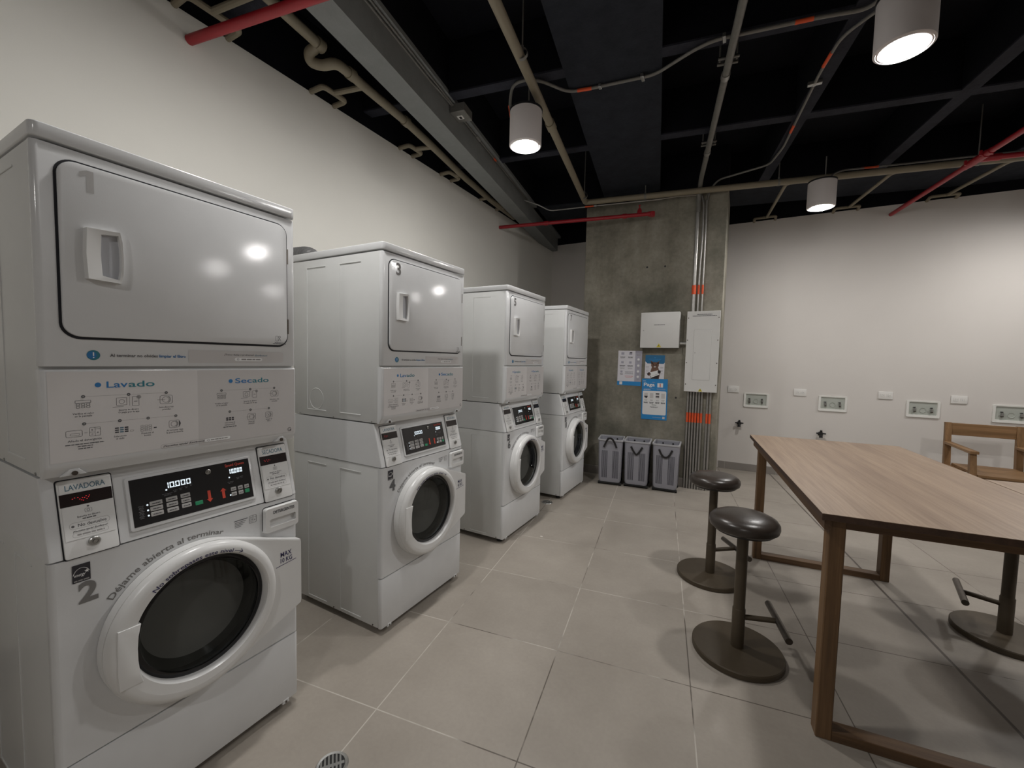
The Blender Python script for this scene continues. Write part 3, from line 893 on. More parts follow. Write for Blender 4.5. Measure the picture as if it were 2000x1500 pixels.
    def arrow(sx, va, vb):
        (u, za), (_, zb) = P(sx, va), P(sx, vb); sg = 1 if zb > za else -1
        k.rect(u - .0045, min(za, zb - sg * .010), u + .0045, max(za, zb - sg * .010), 'red_print', 1)
        k.poly([(u - .0095, zb - sg * .0105), (u + .0095, zb - sg * .0105), (u, zb)], 'red_print', 2)
    arrow(.59, .583, .857); arrow(.716, .852, .597)
    u, v = P(.764, .115); k.text('Speed Queen', u, v, .0088, 'red_print', 1, width=(U1 - U0) * .186, res=3)
    for sx, vv in ((.105, .585), (.105, .7), (.105, .812), (.255, .354), (.79, .385), (.778, .82)):
        u, v = P(sx, vv); k.disc(u, v, .0026, 'led_white', 1, 10)
    for sx, vv, w in ((.26, .44, .028), (.32, .40, .012), (.365, .385, .01), (.41, .37, .01), (.45, .345, .008), (.795, .5, .02), (.87, .43, .012), (.905, .42, .01), (.06, .585, .014), (.06, .7, .014), (.06, .812, .014), (.06, .64, .012), (.06, .756, .012)):
        u, v = P(sx, vv); k.lines([w, w * .7], u, v, .002, .0042, 'ink')
    k.obj('panel_print', cp)

    # --- washer cabinet, front and lower panel
    c = B()
    c.box((-D, .003, .036), (-.020, bw - .003, .871), 'side', .004, 2)
    for y, sg in ((.003, -1), (bw - .003, 1)):
        y0, y1 = (y - .0022, y + .001) if sg < 0 else (y - .001, y + .0022)
        for xl in (-.575, -.305):
            c.box((xl - .0025, y0, .056), (xl + .0025, y1, .83), 'side', .001, 1)
            for z in (.056, .83): c.box((xl - .0025, y0, z - .0025), (xl + .157, y1, z + .0025), 'side', .001, 1)
        for xs in (-.65, -.36, -.06): c.lathe([(0, 0), (.004, 0), (.004, .004)], 'chrome_dark', (xs, y - .003 if sg < 0 else y + .001, .045), 'y', 10)
    c.obj('washer_cabinet', t)
    DC, DR = (.336, .576), .192
    f = B()
    f.plate_hole([(.013, .3035), (bw - .013, .3035), (bw - .013, .8695), (.013, .8695)], DC, DR, 'x', -.02, 0.0, 'enamel')
    for e in (0, 1):                                  # rounded vertical edges
        q = [(-.025, .0), (-.012, .0)] + [(-.012 + .012 * math.sin(math.radians(a)), .013 - .013 * math.cos(math.radians(a))) for a in (15, 30, 45, 60, 75, 90)] + [(-.025, .013)]
        f.prism([(x, y if e == 0 else bw - y) for x, y in q], 'z', .3035, .8695, 'enamel')
    wf = f.obj('washer_front', t)
    k = Ink(front, .0014)
    k.rect(.043, .8015, .0785, .8505, 'ink_dark', 0, r=.001); k.loop(circ(.061, .818, .0165, 18, 25, 165, ry=.022), .0016, 'white_print', 1, closed=False)
    k.text('energy', .0455, .818, .0088, 'white_print', 1, width=.022, res=1, shear=.25)
    k.poly([(.0715 + (.0055 if i % 2 == 0 else .0023) * math.sin(i * PI / 5), .828 + (.0055 if i % 2 == 0 else .0023) * math.cos(i * PI / 5)) for i in range(10)], 'white_print', 1)
    k.lines([.030], .0607, .806, .0035, .004, 'ink_line', 1)
    k.obj('energy_sticker', wf)
    k = Ink(front, .0014); k.text(numbers[1], .0535, .7425, .0545, 'ink_num' if numbers[1] == '2' else 'ink', res=6, bold=.035); k.obj('machine_number', wf)
    k = Ink(front, .0006)
    k.text('Déjame abierta al terminar', 0, 0, .0168, 'ink_num', 1, width=.322, res=3, bend=((.325, .567), .2525, 143.5), bold=.012)
    k.line((.447, .8345), (.492, .8345), .0025, 'ink', 1)
    for i, w in enumerate((.036, .032, .026, .02)): k.line((.450, .828 - i * .0055), (.450 + w, .828 - i * .0055), .0018, 'ink', 1)
    k.loop(rr(.4985, .811, .5235, .838, .003, 2), .001, 'ink', 1); k.line((.511, .811), (.511, .838), .0009, 'ink', 1); k.line((.4985, .8235), (.511, .8235), .0009, 'ink', 1); k.line((.511, .831), (.5235, .831), .0009, 'ink', 1)
    for q, (cu, cv) in (('B', (.5048, .8305)), ('C', (.5048, .817)), ('A', (.5172, .821))): k.text(q, cu, cv - .0024, .005, 'ink', 1, 'c', res=1)
    k.obj('front_lettering', wf)
    B().prism(rr(-.028, 0, .0, bw, .012, 5), 'z', .036, .2975, 'enamel', .003, 2).obj('lower_panel', t)
    sc = B()
    for y in (.06, .63): sc.box((-.02, y - .014, .026), (.0015, y + .014, .044), 'enamel', .002, 1); sc.lathe([(0, .004), (.004, .0035), (.004, 0)], 'chrome_dark', (0, y, .034), 'x', 10)
    sc.obj('panel_clip', t)
    for x in (-.06, -.64):
        for y in (.06, W - .06):
            B().lathe([(0, 0), (.022, 0), (.024, .004), (.020, .012), (.008, .014), (.008, .04)], 'rubber', (x, y, 0), 'z', 18).obj('foot', t)

    # --- detergent drawer
    b = B()
    b.prism(rr(.545, .757, .681, .853, .012, 5), 'x', -.004, .001, 'gap')
    outer = rr(.5465, .753, .680, .8505, .010, 4); ix0, ix1, iz0, iz1 = .5645, .668, .776, .806
    inner = rr(ix0, iz0, ix1, iz1, .006, 4)
    n = len(outer)
    vs = [(.0, *p) for p in outer] + [(.017, p[0] + (.003 if p[0] < .6 else -.002), p[1] + (.003 if p[1] < .8 else -.003)) for p in outer] + [(.0172, *p) for p in inner] + [(.003, p[0], p[1] + .004) for p in inner]
    fs = [(L * n + i, L * n + (i + 1) % n, (L + 1) * n + (i + 1) % n, (L + 1) * n + i) for L in range(3) for i in range(n)] + [tuple(3 * n + i for i in range(n))]
    b.add(vs, fs, 'plastic')
    dr = b.obj('detergent_drawer', t, 30)
    k = Ink(front, .0176); k.text('DETERGENTES', .619, .8245, .0115, 'ink_dark', 1, 'c', width=.084, res=2, bold=.02); k.obj('drawer_lettering', dr)

    # --- round door
    d = B()
    hull = [(.673, .437), (.673, .697)] + [(.327 + .243 * math.cos(math.radians(q)), .568 + .243 * math.sin(math.radians(q))) for q in range(68, 293, 5)]
    hull = [hull[0], (.676, .45), (.676, .685), hull[1]] + hull[2:]
    d.plate_hole(hull, (.327, .568), .2, 'x', .0012, .036, 'plastic', 96)
    d.plate_hole([(.327 + (p[0] - .327) * .985, .568 + (p[1] - .568) * .985) for p in hull], (.327, .568), .2, 'x', .036, .0385, 'plastic', 96)
    d.lathe([(.2415, .03), (.2405, .043), (.236, .052), (.228, .0585), (.219, .0605), (.209, .0605)], 'plastic', (0, .327, .568), 'x', 96)
    # ring front face runs to the glass bezel, which sits a little off the ring's centre
    n = 96; vs = []; fs = []
    for i in range(n):
        t_ = 2 * PI * i / n; c_, s_ = math.cos(t_), math.sin(t_)
        vs += [(.0605, .327 + .209 * c_, .568 + .209 * s_), (.0585, DC[0] + .1935 * c_, DC[1] + .1935 * s_), (.05, DC[0] + .1885 * c_, DC[1] + .1885 * s_), (.026, DC[0] + .1865 * c_, DC[1] + .1865 * s_)]
    for i in range(n):
        j = (i + 1) % n
        for q in range(3): fs.append((4 * i + q, 4 * j + q, 4 * j + q + 1, 4 * i + q + 1))
    d.add(vs, fs, 'plastic')
    wd = d.obj('washer_door', t, 40)
    hb = B()
    tab = [(.112, .473), (.165, .470), (.158, .50), (.1545, .54), (.154, .575), (.1565, .61), (.163, .645), (.112, .647), (.109, .60), (.109, .52)]
    hb.prism(tab, 'x', .04, .0630, 'plastic', .0022, 2, ends=(False, True)); hb.obj('door_handle', wd)
    g = B()
    g.lathe([(.1868, .034), (.180, .0375), (.1705, .038)], 'black', (0, *DC), 'x', 72)
    g.lathe([(.1705, .038), (.168, .03), (.158, .0), (.142, -.040), (.120, -.066), (.108, -.072), (.098, -.070), (.092, -.064), (.06, -.060), (0, -.059)], 'glass', (0, *DC), 'x', 72)
    g.lathe([(.169, .0355), (.12, .0475), (.06, .052), (0, .0535)], 'glass', (0, *DC), 'x', 72)
    g.obj('door_glass', wd)
    k = Ink(front, .0609)
    k.text('No sobrepases este nivel', 0, 0, .0125, 'ink_navy', 1, width=.228, res=3, bend=((.334, .575), .1965, 133.5), bold=.01)
    for q in range(8):
        a0, a1 = math.radians(65.5 - q * 1.0), math.radians(64.5 - q * 1.0)
        k.line((.334 + .2025 * math.cos(a0), .575 + .2025 * math.sin(a0)), (.334 + .2025 * math.cos(a1), .575 + .2025 * math.sin(a1)), .0018, 'ink_navy', 1)
    ae = math.radians(57.5); e = (.334 + .2025 * math.cos(ae), .575 + .2025 * math.sin(ae))
    k.line((e[0] - .0115, e[1] + .001), e, .0019, 'ink_navy', 1); k.line((e[0] - .004, e[1] + .011), e, .0019, 'ink_navy', 1)
    k.obj('ring_lettering', wd)
    k = Ink(front, .0390)
    k.text('MAX', .590, .655, .0185, 'ink_navy', 1, width=.044, res=3, bold=.012); k.text('10 KG', .590, .6325, .0175, 'ink_navy', 1, width=.046, res=3, bold=.012)
    k.line((.573, .621), (.652, .6285), .0022, 'ink_navy', 1); k.obj('load_lettering', wd)
    # tub behind the glass
    tb = B()
    tb.lathe([(.1918, -.002), (.186, -.012), (.178, -.03), (.176, -.05)], 'rubber', (0, *DC), 'x', 60)
    tb.lathe([(.176, -.05), (.20, -.06), (.235, -.07), (.24, -.30), (.235, -.37), (.2, -.375), (.12, -.36), (.11, -.35), (0, -.345)], 'drum', (0, *DC), 'x', 60)
    tb.obj('drum', t)
    return t

YS = (0.0, 1.1324, 2.3667, 3.5693)
LAB = ('white stacked washer and dryer numbered 1 and 2, nearest and largest of the row',
       'white stacked washer and dryer numbered 3 and 4, second in the row',
       'white stacked washer and dryer numbered 5 and 6, third in the row',
       'white stacked washer and dryer numbered 7 and 8, farthest in the row')
for i, (y, lab) in enumerate(zip(YS, LAB)):
    t = make_stack((str(2 * i + 1), str(2 * i + 2)))
    t.location = (0, y, 0)
    tag(t, lab, 'washing machine', 'stacked washer dryers along the left wall')

# exhaust ducts behind the dryers
def duct(y, label):
    P = fillet([(-.765, y, .6), (-.78, y, 1.9), (-.80, y, 2.035), (-.95, y, 2.045), (WX + .002, y, 2.045)], .10, 8)
    s = B(); L = []
    for i in range(len(P) - 1):
        for k in range(2): L.append(P[i].lerp(P[i + 1], k / 2))
    L.append(P[-1])
    rad = [.058 + (.004 if i % 2 else 0) for i in range(len(L))]
    s.tube(L, rad, 'dark_grey', 18)
    tag(s.obj('exhaust_duct', None, 20), label, 'duct')
duct(YS[1] + .2, 'grey flexible exhaust duct peeping over the back of the second dryer')
# ------------------------------------------------------------------ ceiling lamps
def make_lamp():
    t = thing('ceiling_lamp', '', '')
    R = .114
    B().lathe([(R - .004, .0), (R, .003), (R, .232), (R - .003, .235), (0, .235)], 'lamp_white', n=56).obj('lamp_housing', t)
    B().lathe([(R - .004, 0), (R - .010, -.0015), (R - .012, .002), (R - .016, .002), (R - .018, -.001), (.086, -.001), (.083, .002), (.0805, .006), (.0, .0062)], 'lamp_white', n=56).obj('trim_ring', t)
    B().lathe([(.0805, .0105), (.079, .000), (.068, -.010), (.045, -.0175), (.02, -.0215), (0, -.022)], 'lamp_glow', n=40).obj('diffuser', t)
    B().lathe([(0, .2352), (.118, .2352), (.118, .246), (0, .246)], 'blackmatte', n=40).obj('top_plate', t)
    B().tube([(0.02, 0, .244), (.02, 0, ZR - 2.95 + .003)], .005, 'galv_dull', 8).obj('hanger_rod', t)
    return t
lamp0 = make_lamp()
OUT = 'unseen white cylinder lamp beyond the edge of the picture'
spots = [((.12, 2.36), 'white cylinder ceiling lamp hanging above the row of washers, left of the wide dark beam'),
         ((2.148, 2.35), 'largest white cylinder ceiling lamp, at the top right above the wooden table'),
         ((2.146, 4.62), 'white cylinder ceiling lamp by the back wall, right of the concrete pillar'),
         ((.12, .75), OUT), ((4.08, 2.80), OUT), ((4.10, 5.02), OUT), ((1.5, -2.0), OUT)]  # last lamp is unseen, added to brighten the table leg and machine side
for i, ((x, y), lab) in enumerate(spots):
    t = lamp0 if i == 0 else copy_tree(lamp0)
    t.location = (x, y, 2.95)
    tag(t, lab, 'ceiling lamp', 'white cylinder ceiling lamps' if i < 3 else 'lamps beyond the picture')

# ------------------------------------------------------------------ pipes under the ceiling
def pipe(name, label, cat, pts, r, mat, bend=.06, extra=None, n=12, group=None):
    s = B().tube(fillet(pts, bend) if bend else pts, r, mat, n)
    if extra: extra(s)
    return tag(s.obj(name), label, cat, group)

def coupling(s, p, d, r, mat, L=.06):
    p, d = Vector(p), Vector(d).normalized()
    s.tube([p - d * L / 2, p + d * L / 2], r * 1.22, mat, 14)

yd = rot_in(0, 1); xd = rot_in(1, 0)
# red sprinkler pipes
e1 = Vector((WX + .001, .896, 3.172))
pipe('sprinkler_pipe', 'thick red sprinkler pipe leaving the left wall above the nearest dryer', 'pipe', [e1, e1 + xd * 3.2], .026, 'red_pipe', 0)
def ex2(s):
    for q in (.62, 1.56, 1.84): coupling(s, e2 + xd * q, xd, .0225, 'red_pipe', .05)
    p = e2 + xd * 1.72
    s.tube([p, p + Vector((0, 0, .07))], .016, 'red_pipe', 10); s.lathe([(.026, 0), (.026, .03), (.018, .045)], 'red_pipe', p + Vector((0, 0, .015)), 'z', 14)
    s.lathe([(.006, .05), (.006, .1), (.013, .104), (.013, .108), (0, .109)], 'red_pipe', p, 'z', 10)
    q = e2 + xd * 1.86; s.lathe([(.03, -.03), (.032, 0), (.03, .02)], 'red_pipe', q, 'z', 14, closed=True)
e2 = Vector((WX + .001, 4.31, 3.12))
pipe('sprinkler_pipe', 'red sprinkler pipe crossing in front of the top of the concrete pillar', 'pipe', [e2, e2 + xd * 1.87], .0215, 'red_pipe', 0, ex2)
def ex3(s):
    for q in (1.25, 1.5): coupling(s, e3 - yd * q, yd, .0215, 'red_pipe', .07)
    p = e3 - yd * 1.38
    s.tube([p - yd * .1, p + yd * .1], .031, 'red_pipe', 14)
    s.tube([p, p + xd * .14], .029, 'red_pipe', 14); s.tube([p, p + xd * 2.6], .0215, 'red_pipe', 12)
    for a in (-.09, .09):
        for b in (-1, 1): s.box(tuple(p + yd * a + xd * (b * .035) - Vector((.008, .008, .01))), tuple(p + yd * a + xd * (b * .035) + Vector((.008, .008, .03))), 'red_pipe')
e3 = Vector((2.986, BY - .001, 3.203))
pipe('sprinkler_pipe', 'red sprinkler pipe with a tee fitting, leaving the back wall at the right', 'pipe', [e3, e3 - yd * 3.4], .0215, 'red_pipe', 0, ex3)

# tan drain pipes
t = thing('drain_pipe', 'tan pipe running along the ceiling past the hanging lamp and turning along the pillar top', 'pipe', (0, 0, 0))
A, Bb, Z = .578, 4.40, 3.30
s = B().tube(fillet([rot_in(A, -3.3, Z), rot_in(A, Bb, Z), rot_in(6.0, Bb, Z)], .05), .0315, 'tan', 14)
for q in (-.9, 1.15, 2.72): coupling(s, rot_in(A, q, Z), yd, .0315, 'tan', .09)
s.obj('main_run', t)
for i, (x0, y0, xw) in enumerate(((1.849, 4.80, 1.751), (2.706, 4.94, 2.58), (3.532, 5.08, 3.42))):
    w = Vector((xw, BY - .10, 3.318)); st = Vector((x0 + .0, y0 - .02, Z - .01))
    s = B().tube(fillet([st + xd * .05, st + xd * .02 + yd * .04, w], .04), .0165, 'tan', 10)
    for dx in (-.135, .10):
        s.tube(fillet([w, w + Vector((dx, 0, 0)), w + Vector((dx, .098, -.012))], .03), .0165, 'tan', 10)
    s.obj('branch', t)
for a, b in ((A + .02, 1.92), (A + .02, 4.2), (1.25, Bb), (2.55, Bb), (4.1, Bb)):
    p = rot_in(a, b, Z)
    s = B().tube([p + Vector((0, 0, .03)), (p.x, p.y, 3.8)], .005, 'galv_dull', 8)
    s.tube([p + Vector((0, 0, -.034)), p + Vector((0, 0, .05))], .009, 'galv_dull', 8)
    s.lathe([(.0335, -.011), (.0345, -.011), (.0345, .011), (.0335, .011)], 'galv_dull', (0, 0, 0), 'y' if b < 4.3 else 'x', 20, T=Matrix.Translation(p) @ ROT)
    s.obj('pipe_hanger', t)

t = thing('drain_pipe', 'tan drain pipe with a trap bend running along the top of the left wall', 'pipe', (0, 0, 0))
ZL = 3.325
TRAP = [(-.72, .2, 3.37), (-.796, .954, 3.37), (-.834, 1.20, 3.37), (-.868, 1.435, 3.37), (-.935, 1.405, 3.325), (-.95, 1.43, 3.29), (-.905, 1.485, 3.285), (-.822, 1.515, 3.30), (-.84, 1.65, 3.312)]
main = TRAP + [(-.872, 1.755, ZL), (-.915, 2.25, ZL), (-.975, 2.65, ZL), (-1.085, 3.30, ZL), (-1.165, 4.0, ZL), (-1.20, 4.6, ZL)]
s = B().tube(fillet(main, .05, 4), .0315, 'tan', 14)
for i in (3, 8, 10): coupling(s, main[i], Vector(main[i]) - Vector(main[i - 1]), .0315, 'tan', .05)
s.obj('main_run', t)
for ya, yb in ((.827, 1.096), (1.644, 1.836), (2.525, 2.692), (3.109, 3.281), (3.846, 4.21)):
    z = 3.312; xb = -1.115 if ya < 2 else -1.13
    s = B().tube(fillet([(WX + .001, ya, z), (xb, ya, z), (xb, yb, z), (WX + .001, yb, z)], .035), .0185, 'tan', 10)
    ym = ya + (yb - ya) * .45
    xm = -.70 if ya < 1 else (-.865 if ya < 2 else (-.97 if ya < 3 else -1.06))
    if ya < 3.5: s.tube([(xb, ym, z), (xm, ym + .07, ZL)], .0185, 'tan', 10)
    s.obj('wall_branch', t)

# galvanised conduits
def band(s, p, q, r): s.tube([p, q], r * 1.12, 'orange', 12)
zc = ZR - .016
def clipstrap(s, p, w=.03):
    p = Vector(p); s.box(p + Vector((-.010, -w, -.012)), p + Vector((.010, w, .014)), 'steel', .002, 1)
pts = [(-.03, 2.42, 3.20), (-.045, 2.41, 3.30), (.0, 2.36, zc), (.10, 2.345, zc), (.20, 2.40, zc), (.33, 2.605, zc), (.45, 2.64, zc), (.93, 2.705, zc), (1.19, 2.58, zc), (1.31, 2.55, zc), (1.84, 2.635, zc), (2.07, 2.69, zc), (2.12, 2.55, 3.38), (2.13, 2.42, 3.20)]
def exa(s):
    band(s, pts[0], pts[1], .010); band(s, (.40, 2.626, zc), (.50, 2.647, zc), .0105); band(s, (1.72, 2.616, zc), (1.81, 2.63, zc), .0105)
    clipstrap(s, (.85, 2.695, zc)); clipstrap(s, (1.36, 2.56, zc)); clipstrap(s, (.56, 2.656, zc), .018)
pipe('conduit', 'thin grey conduit with orange bands bending from the left lamp to the big right lamp', 'conduit', pts, .0105, 'galv_dull', .07, exa, 10)
pts2 = [(2.16, 2.45, 3.2), (2.14, 2.62, 3.36), (2.07, 2.76, zc), (1.975, 2.87, zc), (1.915, 3.184, zc), (1.79, 4.2, zc), (1.70, 4.53, zc), (1.50, 4.60, zc), (1.24, 4.69, zc), (1.16, 4.745, 3.33), (1.138, 4.752, 3.2)]
def exb(s):
    band(s, (1.95, 2.99, zc), (1.925, 3.12, zc), .0095); band(s, (1.835, 3.83, zc), (1.82, 3.95, zc), .0095); clipstrap(s, (1.9, 3.3, zc), .012)
    s.box((1.86, 3.28, zc - .01), (1.945, 3.31, zc + .014), 'steel', .002, 1)
pipe('conduit', 'thin grey conduit running along a dark joist from the right lamp down to the pillar', 'conduit', pts2, .0095, 'galv_dull', .07, exb, 10)
pts3 = [(2.20, 4.66, 3.2), (2.24, 4.76, 3.3), (2.34, 4.86, 3.36), (2.5, 4.92, 3.37), (5.6, 5.43, 3.37)]
pipe('conduit', 'thin conduit leaving the far lamp towards the right along the back wall', 'conduit', pts3, .0085, 'galv_dull', .06, lambda s: band(s, (2.48, 4.915, 3.37), (2.62, 4.94, 3.37), .0085), 10)
pts4 = [(-.93, 4.24, 3.405), (-.72, 4.33, 3.33), (-.60, 4.43, 3.27), (.05, 4.52, 3.27), (.63, 4.62, 3.27), (.82, 4.67, 3.29), (1.0, 4.74, 3.30), (1.06, 4.752, 3.30)]
def exd(s): band(s, (-.17, 4.486, 3.27), (-.07, 4.502, 3.27), .008); s.lathe([(.012, -.012), (.012, .012)], 'steel', (-.045, 4.505, 3.27), 'x', 12, closed=True)
pipe('conduit', 'thin pale conduit passing above the red pipe in front of the pillar top', 'conduit', pts4, .0075, 'galv', .05, exd, 10)
# heavy conduit on strut channels
s = B(); a = 1.813
zb = 3.385
s.tube(fillet([rot_in(a, -3.2, zb), rot_in(a, 4.30, zb), (1.055, 4.735, 3.32), (1.055, 4.735, 3.1)], .1), .0235, 'galv_dull', 14)
for b in (2.64, 3.72): coupling(s, rot_in(a, b, zb), yd, .0235, 'galv', .05)
hc = tag(s.obj('conduit'), 'thick grey conduit running straight under the dark ceiling to the pillar', 'conduit')
for b in (2.535, 3.62):
    s = B()
    for o in (-.028, .028): s.box((a - .062, b + o - .008, zb + .0235), (a + .062, b + o + .008, zb + .034), 'galv_dull', .002, 1, T=ROT)
    s.box((a - .062, b - .036, zb + .0335), (a + .062, b + .036, zb + .04), 'rubber', 0, 1, T=ROT)
    for o in (-.05, .05): s.tube([rot_in(a + o, b, zb + .03), rot_in(a + o, b, 3.798)], .005, 'galv_dull', 8)
    tag(s.obj('strut_channel'), 'slotted strut bracket hung under the ceiling holding the thick conduit, ' + ('nearer one' if b < 3 else 'farther one'), 'bracket')
# cable conduits and junction box on the grey beam
s = B(); ab = -.148; zz = ZR - .012
s.tube([rot_in(ab - .012, -3.0, zz), rot_in(ab - .012, 2.1, zz), rot_in(ab + .002, 2.42, zz)], .008, 'galv_dull', 8)
s.tube([rot_in(ab + .014, -3.0, zz), rot_in(ab + .014, 2.42, zz)], .006, 'galv_dull', 8)
s.tube([rot_in(ab, 2.56, zz), rot_in(ab, 4.4, zz)], .007, 'galv_dull', 8)
s.tube([rot_in(ab, 3.30, zz), rot_in(ab, 3.36, zz)], .0085, 'orange', 8); s.tube([rot_in(ab, 2.88, zz), rot_in(ab, 2.96, zz)], .012, 'galv', 8)
tag(s.obj('conduit'), 'pair of thin grey conduits strapped along the grey beam', 'conduit')
t = thing('junction_box', 'square grey junction box with an outlet on the grey ceiling beam', 'junction box', rot_in(ab + .02, 2.49, ZR), TH)
B().box((-.034, -.075, -.068), (.09, .075, .0), 'galv_dull', .004, 1).obj('box_body', t)
B().box((-.002, -.024, -.073), (.046, .024, -.067), 'outlet', .002, 1).box((.014, -.014, -.0738), (.034, .014, -.0725), 'rubber').obj('outlet_face', t)

# ------------------------------------------------------------------ pillar: electrical cabinets, conduits, notices
wallmap = lambda y0: (lambda u, v, d: (u, y0 - d, v))
t = thing('electrical_box', 'square white metal electrical box on the concrete pillar', 'electrical box', (.712, PY, 1.604))
o = t.location
X = lambda x: x - .712
Zq = lambda z: z - 1.604
B().box((X(.502), -.10, 0), (X(.925), -.001, .405), 'cabinet', .004, 2).obj('box_body', t)
d = B().box((X(.501), -.112, -.001), (X(.926), -.1015, .407), 'cabinet', .004, 2).obj('box_door', t)
B().lathe([(.007, -.112), (.007, -.116), (0, -.1165)], 'steel', (X(.536), 0, .2), 'y', 14).obj('box_lock', d)
k = Ink(lambda u, v, dd: (u, -.112 - dd, v)); k.lines([.12], 0, .262, .006, .01, 'ink_dark'); k.obj('box_lettering', d)
k = Ink(lambda u, v, dd: (u, -.112 - dd, v)); k.poly([(-.026, .006), (.026, .006), (0, .05)], 'yellow', 0); k.poly([(-.004, .03), (.005, .03), (.001, .022), (.005, .022), (-.003, .011), (-.001, .02), (-.005, .02)], 'ink_dark', 1); k.obj('warning_sticker', d)

t = thing('breaker_panel', 'tall white breaker panel on the right edge of the concrete pillar', 'electrical box', (1.168, PY, 1.12))
B().box((-.158, -.095, 0), (.158, -.001, .885), 'cabinet', .003, 2).obj('panel_box', t)
cv = B().box((-.166, -.106, -.002), (.166, -.0955, .888), 'cabinet', .002, 1)
cover = cv.obj('panel_cover', t)
B().prism(rr(-.088, .13, .088, .685, .004, 2), 'y', -.1068, -.1058, 'ink_line').prism(rr(-.0865, .1315, .0865, .6835, .004, 2), 'y', -.1085, -.1065, 'cabinet', .001, 1).lathe([(.006, -.1085), (.006, -.112), (0, -.1122)], 'steel', (-.07, 0, .43), 'y', 12).obj('panel_door', cover)
for x in (-.152, .152):
    for z in (.08, .32, .57, .815): B().lathe([(.006, -.106), (.006, -.1085), (0, -.1087)], 'chrome_dark', (x, 0, z), 'y', 10).obj('cover_screw', cover)
k = Ink(lambda u, v, dd: (u, -.106 - dd, v)); k.lines([.15, .24], .01, .852, .006, .016, 'ink_dark'); k.obj('panel_lettering', cover)
k = Ink(lambda u, v, dd: (u, -.106 - dd, v)); k.poly([(-.022, .004), (.022, .004), (0, .038)], 'yellow', 0); k.poly([(-.003, .026), (.004, .026), (.001, .018), (.004, .018), (-.002, .009), (-.001, .016), (-.004, .016)], 'ink_dark', 1); k.obj('warning_sticker', cover)

s = B().tube([(.924, PY - .05, 1.656), (1.012, PY - .05, 1.656)], .017, 'galv', 14)
coupling(s, (.945, PY - .05, 1.656), (1, 0, 0), .017, 'galv', .03); coupling(s, (.99, PY - .05, 1.656), (1, 0, 0), .017, 'galv', .03)
tag(s.obj('conduit'), 'short metal conduit linking the square box to the breaker panel', 'conduit')
G = 'conduits dropping from the breaker panel'
for i, x in enumerate((1.041, 1.070, 1.099, 1.128, 1.157, 1.186, 1.243, 1.272)):
    t = thing('conduit', ('leftmost', 'second from left', 'third from left', 'fourth from left', 'fifth from left', 'sixth from left', 'second from right', 'rightmost')[i] + ' of the metal conduits below the breaker panel', 'conduit', (x, PY - .026, .0), 0, G)
    B().tube([(0, 0, .0), (0, 0, 1.125)], .0108, 'galv', 12).obj('tube', t)
    B().tube([(0, 0, .765), (0, 0, .875)], .0118, 'orange', 12).obj('orange_band', t)
for i, (x, r, lab) in enumerate(((1.050, .0205, 'thickest conduit, orange banded, rising above the breaker panel'), (1.098, .0105, 'middle thin conduit rising above the breaker panel'), (1.138, .0095, 'right thin conduit rising above the breaker panel'))):
    t = thing('conduit', lab, 'conduit', (x, PY - .035, 2.0), 0, 'conduits rising above the breaker panel')
    top = (3.30, 3.06, 3.22)[i]
    B().tube([(0, 0, 0), (0, 0, top - 2.0)] if i != 1 else fillet([(0, 0, 0), (0, 0, .45), (.012, 0, .8), (.012, 0, 1.2), (-.02, .01, 1.3)], .2), r, 'galv', 14).obj('tube', t)
    B().tube([(0, 0, .205), (0, 0, .305)], r * 1.09, 'orange', 14).obj('orange_band', t)

def sheet(name, label, x0, z0, x1, z1, draw, tilt=0.0, y=PY):
    t = thing(name, label, 'poster', ((x0 + x1) / 2, y, z0), 0)
    w, h = x1 - x0, z1 - z0
    T = Matrix.Translation((0, 0, h / 2)) @ Matrix.Rotation(tilt, 4, 'Y') @ Matrix.Translation((0, 0, -h / 2))
    B().box((-w / 2, -.0022, 0), (w / 2, -.0004, h), 'poster_white', 0, 1, T=T).obj('sheet', t)
    k = Ink(lambda u, v, d: T @ Vector((u - w / 2, -.0022 - d, v)), .0004)
    draw(k, w, h); k.obj('print', t)
def draw_a(k, w, h):
    k.rect(0, 0, w, .05, 'poster_blue'); k.rect(w * .72, .05, w, h, 'poster_grey')
    k.rect(.028, .008, .062, .044, 'white_print', 1)
    for i, v in enumerate((.30, .225, .155, .09)): k.disc(w * .86, v + .02, .014, 'white_print', 1, 16); k.lines([.04, .03], w * .86, v - .006, .004, .008, 'ink_line')
    k.lines([.05, .045], w * .86, h - .045, .005, .01, 'ink_line')
    for cx in (.055, .15):
        k.rect(cx - .018, h - .05, cx + .018, h - .02, 'poster_grey', 1); k.lines([.06, .055], cx, h - .075, .005, .009, 'ink'); k.lines([.05], cx, h - .097, .004, .01, 'ink_line')
        k.rect(cx - .015, h - .155, cx + .015, h - .13, 'poster_grey', 1); k.lines([.066, .06], cx, h - .18, .006, .01, 'ink'); k.lines([.06, .05], cx, h - .21, .004, .009, 'ink_line')
    k.rect(.142, h - .03, .168, h - .018, 'ink_dark', 2)
    k.rect(.035, h - .27, .06, h - .245, 'poster_grey', 1); k.lines([.036, .03], .048, h - .282, .005, .009, 'ink')
    k.lines([.10, .09, .10], .14, h - .255, .004, .014, 'ink'); k.lines([.10, .08], .14, h - .31, .004, .012, 'red_print')
sheet('poster', 'white and grey instruction poster with a blue foot, left of the other notices', .222, 1.147, .508, 1.57, draw_a, .006)
